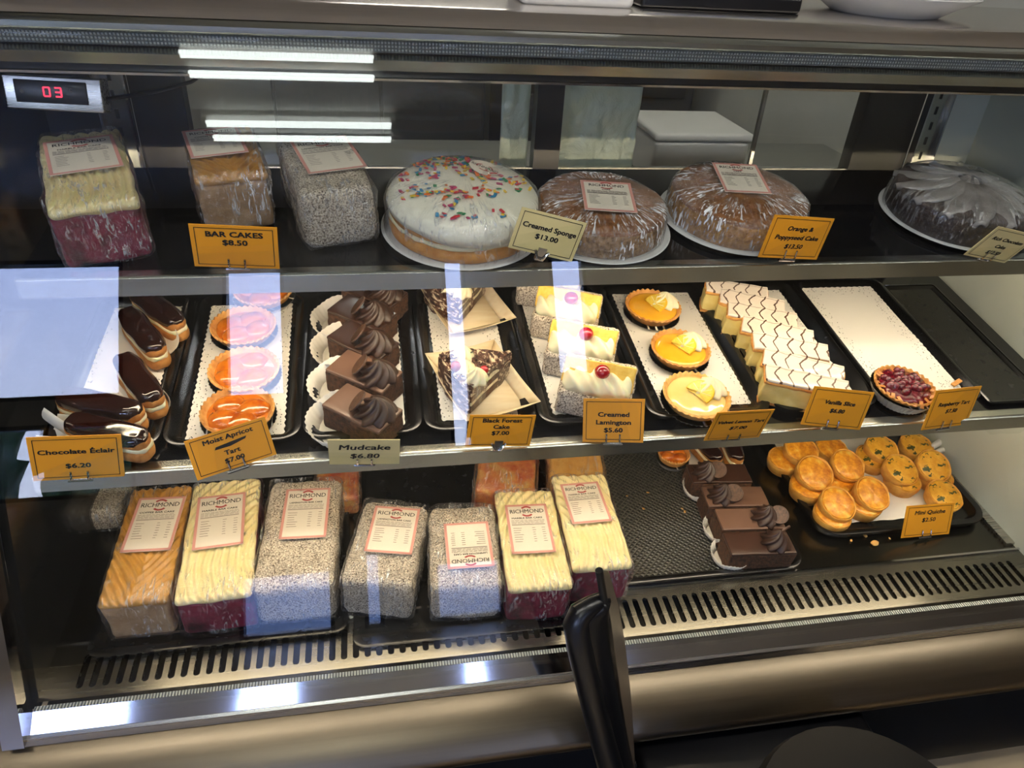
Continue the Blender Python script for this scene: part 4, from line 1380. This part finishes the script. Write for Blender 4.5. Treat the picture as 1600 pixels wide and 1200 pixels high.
def forest_slice(label, M, seed):
    t = thing('black_forest_slice', label, 'cake', M, 'black forest cake slices')
    so = seed*4.4
    def wedge(z0, z1, r, mat, nm, amp, a=24):
        ns, nr = 16, 12
        vs, fs = [], []
        g = G()
        prof_n = 10
        for j in range(nr+1):
            q = r*(.06+.94*j/nr)
            for i in range(ns+1):
                an = radians(-a+2*a*i/ns)
                for z in (z0, z1):
                    v = Vector((-.5*r+q*cos(an), q*sin(an), z))
                    vs.append(v+Vector((n3(v, 50, so), n3(v, 50, so+2), n3(v, 50, so+5)))*amp)
        I = lambda j, i, k: (j*(ns+1)+i)*2+k
        for j in range(nr):
            for i in range(ns):
                fs.append((I(j, i, 1), I(j+1, i, 1), I(j+1, i+1, 1), I(j, i+1, 1)))
                fs.append((I(j, i, 0), I(j, i+1, 0), I(j+1, i+1, 0), I(j+1, i, 0)))
            fs.append((I(j, 0, 0), I(j+1, 0, 0), I(j+1, 0, 1), I(j, 0, 1)))
            fs.append((I(j, ns, 0), I(j, ns, 1), I(j+1, ns, 1), I(j+1, ns, 0)))
        for i in range(ns):
            fs.append((I(nr, i, 0), I(nr, i+1, 0), I(nr, i+1, 1), I(nr, i, 1)))
        return build(nm, g.add(vs, fs), mat, t, None, 60)
    r = .112
    wedge(.002, .016, r, M_MUD, 'sponge_layer', .001)
    wedge(.016, .022, r*.995, M_CREAM, 'cream_layer', .0012)
    wedge(.022, .034, r*.99, M_MUD, 'sponge_layer', .001)
    wedge(.034, .040, r*.995, M_CREAM, 'cream_layer', .0012)
    wedge(.039, .051, r*1.01, M_SHAVE, 'shaved_chocolate_top', .005)
    wedge(.002, .048, r*1.03, M_SHAVE, 'shaved_chocolate_crust', .004, 22.6)
    rnd = random.Random(seed)
    g = G()
    for k in range(90):
        q, an = r*(.15+.85*sqrt(rnd.random())), radians(rnd.uniform(-22, 22))
        g.rbox(rnd.uniform(.005, .011), .0025, .0012, .0005, 1, 1, None, T3(-.5*r+q*cos(an), q*sin(an), .052+rnd.uniform(0, .004)) @ Euler((rnd.uniform(-.5, .5), rnd.uniform(-.5, .5), rnd.uniform(0, 3))).to_matrix().to_4x4())
    build('chocolate_shavings', g, M_SHAVE, t)['kind'] = 'stuff'
    for k, (x, y) in enumerate(((.022, -.022), (.036, .008), (.030, .030))):
        build('cream_rosette', swirl(.017, .022, 7, 1.8), M_CREAM, t, T3(x, y, .050), 180)
    build('cherry', G().ell((.048, .004, .062), (.0085, .0085, .008), 14, 8), M_CHERRY, t, None, 180)
    build('cherry', G().ell((.012, .024, .056), (.007, .007, .0065), 14, 8), M_CHERRY, t, None, 180)
    pts = [(.012+.010*cos(a)+.0022*a, -.022+.007*sin(a), .058+.002*sin(a)) for a in [k*.35 for k in range(56)]]
    build('chocolate_filigree', G().tube([(p[0]-.006, p[1], p[2]) for p in pts], .0011, 5), M_BUTTER, t)
    # clear film divider along one cut side
    f = lambda u, v: Vector((-.5*r+(.05+.98*u)*r*cos(radians(25)), (.05+.98*u)*r*sin(radians(25))+.002*sin(u*9), .004+.05*v))
    build('film_divider', G().grid(16, 4, f), M_CLEAR, t, None, 180)
    return t
t1, m1 = boat('white paper boat in front, holding a black forest slice', [(664, 552), (772, 530), (845, 627), (728, 658)])
t2, m2 = boat('white paper boat further back under the upper shelf edge', [(642, 424), (742, 408), (807, 496), (704, 521)])
forest_slice('black forest cake slice in the front paper boat', m1 @ T3(0, .002, .0015) @ RZ(205), 2)
forest_slice('black forest cake slice in the back paper boat', m2 @ T3(0, .002, .0015) @ RZ(215), 5)

# --- creamed lamingtons
def lamington(label, M, seed, L=.108, w=.066, h=.046):
    t = thing('creamed_lamington', label, 'cake', M, 'creamed lamingtons')
    so = seed*6.1
    f = lambda v: v+Vector((n3(v, 50, so), n3(v, 50, so+3), n3(v, 50, so+7) if v.z > .004 else 0))*.002+Vector((n3(v, 260, so), n3(v, 260, so+3), 0))*.0012
    build('coconut_block', G().rbox(L, w, h, .008, 22, 3, f), M_COCO, t, None, 180)
    # hinged upper flap stands open at the back, yellow cut face to the shopper
    fl = build('coconut_flap', G().rbox(L, w*.62, .022, .006, 20, 3, f), M_COCO, t, T3(0, w*.26, h+.006) @ RX(52), 180)
    build('cut_sponge', G().rbox(L*.965, w*.56, .006, .002, 12, 2, f), M_SPONGEY, fl, T3(0, -.001, .019), 180)
    cr = lambda v: v+Vector((0, n3(v, 30, so)*.004, .0045*sin(v.x*260+v.y*200)*min(1, v.z/.02)+.003*n3(v, 30, so)))
    build('piped_cream', G().rbox(L*.93, w*.56, .026, .012, 30, 4, cr), M_CREAM, t, T3(0, -w*.12, h-.004) @ RX(14), 180)
    build('cherry', G().ell((.004, -.008, h+.031), (.0115, .0115, .010), 16, 9), M_CHERRY, t, None, 180)
    return t
LM = [(930, 612, -22, 'front creamed lamington with a cherry, behind its price card'), (906, 553, -21, 'second creamed lamington from the front'), (884, 497, -21, 'third creamed lamington, cherry just under the upper shelf edge'), (858, 448, -20, 'rearmost creamed lamington hidden by the upper shelf edge')]
for i, (x, y, a, lb) in enumerate(LM):
    lamington(lb, put(MID, x, y, .03, a, .0045), i+1)

# --- vanilla slices
def vanilla_slice(label, M, seed, L=.128, w=.046, h=.046):
    t = thing('vanilla_slice', label, 'cake', M, 'vanilla slices')
    so = seed*2.9
    j = lambda amp: (lambda v: v+Vector((n3(v, 70, so), n3(v, 70, so+3), n3(v, 70, so+6)))*amp)
    build('pastry_base', G().rbox(L*1.0, w, .006, .002, 22, 2, j(.002)), M_PUFF, t, None, 180)
    build('custard', G().rbox(L*.985, w*.97, h-.008, .004, 18, 3, j(.0028), None, .004), M_CUSTARD, t, None, 180)
    build('pastry_lid', G().rbox(L*1.01, w*1.02, .006, .002, 22, 2, j(.0022), None, h-.006), M_PUFF, t, None, 180)
    build('feathered_icing', G().rbox(L*.985, w*.985, .0045, .0018, 18, 2, j(.001), None, h-.0008), M_FEATHER, t, T3(0, 0, 0), 180)
    return t
VS = [(1262, 594), (1256, 567), (1236, 538), (1216, 513), (1192, 489), (1176, 468), (1152, 450)]
VL = ['vanilla slice at the front of its row, custard side showing', 'second vanilla slice from the front of its row', 'third vanilla slice from the front of its row', 'fourth vanilla slice from the front of its row', 'fifth vanilla slice from the front of its row', 'sixth vanilla slice from the front of its row', 'rearmost vanilla slice under the upper shelf edge']
for i, (x, y) in enumerate(VS):
    vanilla_slice(VL[i], put(MID, x, y, .05, -23+(0, -3, 3, -2, 2, -1, 3)[i], .0045) @ T3(0, 0, .001) @ RX((0, 6, 4, 6, 3, 5, 3)[i]) , i+1, (.128, .126, .122, .118, .118, .112, .110)[i], .040)

# ================================================================== BOTTOM DECK, RIGHT SIDE
DM = [(1187, 848, -4, 1, False, 'front mudcake on the bottom deck with a tall piped swirl and curl'), (1172, 810, -4, 1, True, 'second mudcake on the bottom deck with a lattice disc on its right'), (1149, 775, -5, -1, True, 'third mudcake on the bottom deck, swirl on its left end'), (1124, 739, -5, -1, True, 'rearmost mudcake on the bottom deck, swirl on its left end')]
for i, (x, y, a, e, d, lb) in enumerate(DM):
    mudcake(lb, put(DECK, x, y, .046, a, .0045), .116, .050, .042, i+11, i in (1, 2), e, d, 'mudcakes on the bottom deck', True)
for i, (x, y) in enumerate(((1138, 872), (1125, 832), (1092, 768))):
    half_case(put(DECK, x, y, .004, 20, .005), ('white paper case under the front bottom-deck mudcake', 'white paper case left of the second bottom-deck mudcake', 'white paper case left of the third bottom-deck mudcake')[i], .034, pi*.55, pi*1.65, .020)
def quiche(label, M, r=.0345, h=.026, seed=1, herb=False):
    t = thing('mini_quiche', label, 'quiche', M, 'mini quiches')
    so = seed*3.3
    w = lambda R, Z, a, i: (R*(1+.03*n3((cos(a), sin(a), Z*20), 1.6, so)), Z+.0022*n3((cos(a)*2, sin(a)*2, 0), 1.4, so)*(1 if i > 2 else 0))
    build('crust', G().lathe([(r*.80, 0), (r*.84, .001), (r*.97, h*.6), (r*1.0, h*.96), (r*.97, h*1.02), (r*.92, h*.97), (0, h*.9)], 44, w), M_QCRUST, t, None, 70)
    build('filling', G().lathe([(r*.93, h*.95), (r*.85, h*1.03), (r*.5, h*1.09), (0, h*1.10)], 40, lambda R, Z, a, i: (R, Z+.002*n3((R*cos(a)*70, R*sin(a)*70, 0), 1, so))), M_SPIN if herb else M_QUICHE, t, None, 180)
    return t
# (px, py of the top face, lift above the tray, tilt towards the shopper, herbs, label)
QS = [(1227, 716, 0, 4, 0, 'cheese quiche at the left rear of the tray, under a leaning one'), (1251, 698, .024, 14, 0, 'cheese quiche leaning at the left rear of the tray'),
      (1262, 758, 0, 4, 0, 'cheese quiche under the big leaning one, left side of tray'), (1271, 731, .026, 24, 0, 'big cheese quiche leaning at the left of the tray'),
      (1298, 697, .004, 12, 0, 'cheese quiche at the back just under the shelf edge'), (1313, 752, 0, 3, 0, 'cheese quiche under the one with a ham spot'), (1321, 719, .028, 24, 0, 'cheese quiche with a brown ham spot'),
      (1350, 783, 0, 4, 0, 'cheese quiche under the right-hand leaning one near the front'), (1359, 763, .022, 24, 0, 'cheese quiche leaning right of the front stack'), (1301, 801, 0, 4, 0, 'cheese quiche at the bottom of the front stack'), (1306, 779, .022, 22, 0, 'cheese quiche on top of the front stack'),
      (1364, 712, 0, 6, 1, 'herb quiche at the bottom of the rear stack'), (1376, 696, .018, 16, 1, 'herb quiche leaning at the rear of the middle'), (1411, 747, 0, 3, 1, 'herb quiche under the middle leaning one'), (1405, 727, .022, 20, 1, 'herb quiche leaning in the middle of the tray'),
      (1431, 692, .006, 14, 1, 'herb quiche at the back right under the shelf edge'), (1461, 741, 0, 3, 1, 'herb quiche under the dark green spotted one'), (1456, 719, .026, 28, 1, 'herb quiche with dark green spots at the right'), (1474, 768, .004, 16, 1, 'herb quiche lying alone at the front right behind its card')]
for i, (x, y, lift, tilt, herb, lb) in enumerate(QS):
    h = .026
    M = put(DECK, x, y, lift+h, 0, .0045) @ T3(0, 0, lift) @ RZ(-12+(i*37 % 25)) @ RX(tilt)
    quiche(lb, M, .0345 if i != 3 else .0365, h, i+1, bool(herb))

# things at the back of the bottom deck
apr = apricot_tart('fruit tart at the back of the textured tray', put(DECK, 1052, 711, .02, 0, .0045), .032, 9)
apr['group'] = 'pastries at the back of the textured tray'
t = eclair('chocolate eclair at the back of the textured tray', put(DECK, 1102, 708, .02, 10, .0045), 12, .09, .034)
t['group'] = 'pastries at the back of the textured tray'
t = eclair('cream-ended eclair at the back right of the textured tray', put(DECK, 1142, 707, .02, -8, .0045), 13, .09, .034)
t['group'] = 'pastries at the back of the textured tray'
def tongs():
    a, b = DECK.px(1455, 697, .035), DECK.px(1492, 684, .035)
    M = DECK.mat(DECK.foot((a+b)/2)+DECK.ez*.03, DECK.yaw(b-a))
    t = thing('serving_tongs', 'white plastic tongs lying behind the herb quiches', 'tongs', M)
    L = (b-a).length
    build('arm', G().tube([(-L/2, 0, 0), (0, .003, .006), (L/2, 0, .004)], [.006, .0075, .005], 10), M_WHITEPL, t)
    build('arm', G().tube([(-L/2, -.012, -.004), (0, -.014, 0), (L/2, -.004, .002)], [.005, .006, .005], 10), M_WHITEPL, t)
    build('hinge', G().tube([(L/2, -.008, .003), (L/2, .006, .003)], .007, 10), M_CHROME, t)
tongs()
CR = [(1366, 850, .006), (1352, 838, .003), (1005, 795, .0022), (1012, 770, .002), (1070, 800, .0026), (1066, 795, .002), (980, 775, .002), (1330, 845, .002), (1390, 842, .002)]
for i, (x, y, s) in enumerate(CR):
    o = build('crumb', G().ell((0, 0, s*.4), (s*1.5, s, s*.5), 8, 5, lambda q, v: q+Vector((n3(q, 200, i), n3(q, 200, i+3), 0))*s*.5), M_PASTRYL, None, DECK.mat(DECK.px(x, y, .0005) if i in (0, 1, 7, 8) else DECK.px(x, y, .0027), i))
    tag(o, ('pale pastry crumb on the empty part of the textured tray' if 2 <= i <= 6 else 'small pastry crumb on the dark deck before the quiche tray') if i else 'large pastry flake in front of the quiche tray', 'crumb', 'crumbs on the bottom deck')
o = build('crumb', G().rbox(.016, .008, .003, .001, 3, 1, lambda v: v+Vector((0, 0, .003*sin(v.x*200)))), M_PASTRY, None, MID.mat(MID.px(1494, 599, .009), .3))
tag(o, 'brown pastry flake right of the raspberry tart', 'crumb')

# ================================================================== ON TOP OF THE CASE
def on_top(px, py):
    d = ray(px, py)
    zt = -.107
    return d*(zt/d.z)+Vector((0, 0, EYE))
p = on_top(908, 13)
t = thing('storage_box', 'white plastic box standing on top of the display case', 'box', T3(p.x, p.y+.07, Zr(-.107)))
build('box_body', G().rbox(.155, .11, .08, .008, 4, 3), M_WHITEPL, t)
build('lid', G().rbox(.163, .118, .014, .004, 4, 2, None, None, .076), M_WHITEPL, t)
p = on_top(1130, 20)
t = thing('serving_tray', 'black glossy tray standing on top of the display case', 'tray', T3(p.x+.005, p.y+.10, Zr(-.107)))
build('tray_body', G().rbox(.24, .17, .022, .006, 4, 3), M_BLACKPL, t)
build('raised_rim', G().tube([(-.115, -.08, .022), (.115, -.08, .022), (.115, .08, .022), (-.115, .08, .022)], .0035, 8, None, True), M_BLACKPL, t)
build('blue_edge', G().tube([(-.108, -.082, .0275), (.108, -.082, .0275)], .0015, 6), M_BLUEPL, t)
p = on_top(1432, 33)
t = thing('serving_plate', 'white plate standing on top of the display case at right', 'plate', T3(p.x, p.y+.085, Zr(-.107)))
build('plate_body', G().lathe([(.075, 0), (.08, .002), (.10, .014), (.128, .027), (.131, .030), (.127, .0315), (.098, .020), (.07, .008), (0, .007)], 64), M_PLATE, t)
t = thing('serving_dish', 'dark shallow dish resting in the white plate', 'dish', T3(p.x, p.y+.085, Zr(-.107)+.0085))
build('dish_body', G().lathe([(.05, 0), (.055, .001), (.09, .022), (.098, .032), (.095, .034), (.086, .024), (.05, .006), (0, .005)], 48), M_BLACKPL, t)
build('dish_rim', G().tube([(.0965*cos(2*pi*k/40), .0965*sin(2*pi*k/40), .0335) for k in range(40)], .002, 6, None, True), M_BLACKPL, t)

# ================================================================== KITCHEN BEHIND THE REAR DOORS
def foil_sheet():
    f = lambda u, v: Vector(((u-.5)*.145, .008*n3((u*4, v*4, 0), 1, 3)+.004*n3((u*15, v*15, 0), 1, 5), (v-.5)*.30))
    o = build('foil_sheet', G().grid(30, 50, f), M_FOIL, None, T3(.404, YB+.030, Zr(-.28)), 180, .0006)
    tag(o, 'crinkled silver foil sheet hung behind the middle of the rear door', 'foil')
    f2 = lambda u, v: Vector(((u-.5)*.05, .006*n3((u*4, v*6, 0), 1, 7), (v-.5)*.30))
    o = build('foil_sheet', G().grid(12, 50, f2), M_FOIL, None, T3(.250, YB+.030, Zr(-.28)), 180, .0006)
    tag(o, 'narrow crinkled foil strip left of the middle rear mullion', 'foil')
foil_sheet()
t = thing('kitchen_bench', 'steel kitchen bench behind the display case', 'bench', T3(.4, 1.90, 0))
build('bench_top', G().rbox(2.0, .5, .04, .006, 4, 2, None, None, .94), M_KBENCH, t)
build('shelf', G().rbox(1.9, .42, .02, .004, 2, 1, None, None, .3), M_STEEL, t)
for sx in (-1, 1):
    for sy in (-1, 1):
        build('leg', G().box(sx*.94-.02, sx*.94+.02, sy*.21-.02, sy*.21+.02, 0, .94), M_STEEL, t)
t = thing('storage_box', 'white box standing on the kitchen bench behind the rear doors', 'box', T3(.81, 1.86, .981))
build('box_body', G().rbox(.25, .24, .11, .015, 4, 3), M_WHITEPL, t)
build('lid', G().rbox(.26, .25, .02, .008, 4, 2, None, None, .108), M_WHITEPL, t)
t = thing('oven', 'dark oven with a steel edge standing behind the rear doors', 'oven', T3(.98, 3.45, 0))
build('oven_body', G().rbox(.8, .6, 1.75, .02, 4, 2), M_KDARK, t)
build('oven_door', G().rbox(.7, .03, .5, .01, 4, 2, None, T3(0, -.31, .9)), M_DARKPANE, t)
build('door_handle', G().tube([(-.3, -.35, 1.44), (.3, -.35, 1.44)], .012, 10), M_CHROME, t)
t = thing('cupboard', 'pale kitchen cupboard behind the left rear door', 'cupboard', T3(.05, 3.6, 0))
build('cupboard_body', G().rbox(.9, .5, 2.0, .01, 4, 2), M_KDARK, t)
for sx in (-1, 1):
    d = build('cupboard_door', G().rbox(.43, .02, 1.9, .005, 4, 2, None, T3(sx*.22, -.26, .05)), M_KDARK, t)
    build('door_handle', G().tube([(sx*.05, -.29, 1.0), (sx*.05, -.29, 1.2)], .008, 8), M_CHROME, d)
t = thing('ceiling_light', 'added twin tube fluorescent light over the kitchen', 'light', T3(.5, 2.9, CZ))  # unseen lamp added to brighten the kitchen
build('housing', G().prism([(-.085, 0), (.085, 0), (.085, -.025), (.05, -.045), (-.05, -.045), (-.085, -.025)], -.6, .6), M_WHITEPL, t)
for s in (-1, 1):
    build('tube', G().tube([(-.58, s*.045, -.065), (.58, s*.045, -.065)], .016, 12), M_TUBEADD, t)

# ================================================================== CHAIR IN FRONT OF THE CASE
def chair():
    def Q(px, py, Y):
        d = ray(px, py)
        return d*(Y/d.y)+Vector((0, 0, EYE))
    near = [Q(*q) for q in ((936, 891, .50), (946, 950, .50), (953, 1010, .50), (963, 1080, .50), (975, 1150, .50), (988, 1215, .50), (1003, 1290, .50))]
    far = [Q(*q) for q in ((948, 893, .58), (963, 945, .59), (974, 1005, .60), (982, 1075, .60), (987, 1140, .60), (991, 1215, .60), (998, 1300, .60))]
    top = near[0]
    base = Vector((near[-1].x+.02, .55, 0))
    t = thing('chair', 'black moulded plastic chair seen edge-on in front of the case', 'chair', T3(*base))
    Mi = T3(*base).inverted()
    near = [Mi @ p for p in near]
    far = [Mi @ p for p in far]
    n = len(near)-1
    def f(u, v):
        k = min(n-1, int(v*n))
        w = v*n-k
        return near[k].lerp(near[k+1], w).lerp(far[k].lerp(far[k+1], w), u)
    build('backrest', G().grid(6, 30, f), M_CHAIRB, t, None, 180, .005)
    build('backrest_edge', G().tube(near, .0042, 10), M_RUBBER, t)
    arm = [Mi @ Q(*q) for q in ((944, 938, .505), (925, 946, .50), (907, 958, .495), (900, 975, .49), (906, 1010, .487), (921, 1075, .485), (940, 1150, .485), (958, 1215, .485), (975, 1290, .485))]
    build('side_frame', G().tube(arm, [.010, .011, .013, .014, .0145, .015, .016, .017, .018], 14), M_BLACKPL, t)
    inner = [Mi @ Q(*q) for q in ((945, 935, .502), (945, 950, .502), (946, 965, .502), (949, 990, .50), (954, 1025, .50), (963, 1085, .50), (975, 1155, .50), (988, 1215, .50), (1003, 1290, .50))]
    m = len(arm)-1
    def web(u, v):
        k = min(m-1, int(v*m))
        w = v*m-k
        a_, b_ = arm[k].lerp(arm[k+1], w), inner[k].lerp(inner[k+1], w)
        return a_.lerp(b_, u)+Vector((0, -.006*sin(pi*u), 0))
    build('side_web', G().grid(6, 30, web), M_BLACKPL, t, None, 180, .012)
    zs = .45
    build('seat', G().rbox(.40, .40, .03, .012, 8, 3, lambda v: v+Vector((0, 0, -.012*max(0, 1-(v.x**2+v.y**2)/.03))), T3(.20, -.10, zs-.02)), M_BLACKPL, t)
    for sx, sy in ((.02, -.27), (.02, .06), (.38, -.27), (.38, .06)):
        build('leg', G().tube([(sx, sy, zs-.01), (sx+(.02 if sx > .1 else -.02), sy, 0)], .011, 10), M_CHROME, t)
chair()
def stool(x, y, z, r, label):
    t = thing('stool', label, 'stool', T3(x, y, 0))
    build('seat', G().lathe([(r*.9, z-.06), (r, z-.05), (r*1.01, z-.02), (r*.96, z), (r*.6, z+.008), (0, z+.008)], 40), M_STOOL, t)
    build('column', G().tube([(0, 0, .03), (0, 0, z-.05)], .025, 14), M_CHROME, t)
    build('foot', G().lathe([(r*.95, 0), (r*.95, .012), (.05, .03), (0, .03)], 40), M_CHROME, t)

d_ = ray(1285, 1140)
p = d_*(.50/d_.y)+Vector((0, 0, EYE))
stool(p.x, .36, p.z, .15, 'black round stool seat at the bottom right in front of the case')

o = build('added_floor_mat', G().rbox(3.2, .56, .012, .005, 4, 1), M_STOOL, None, T3(.6, .38, .0003))  # dark sheet added to keep the floor dark before the case
tag(o, 'black mat added to darken the floor along the front of the case', 'mat')
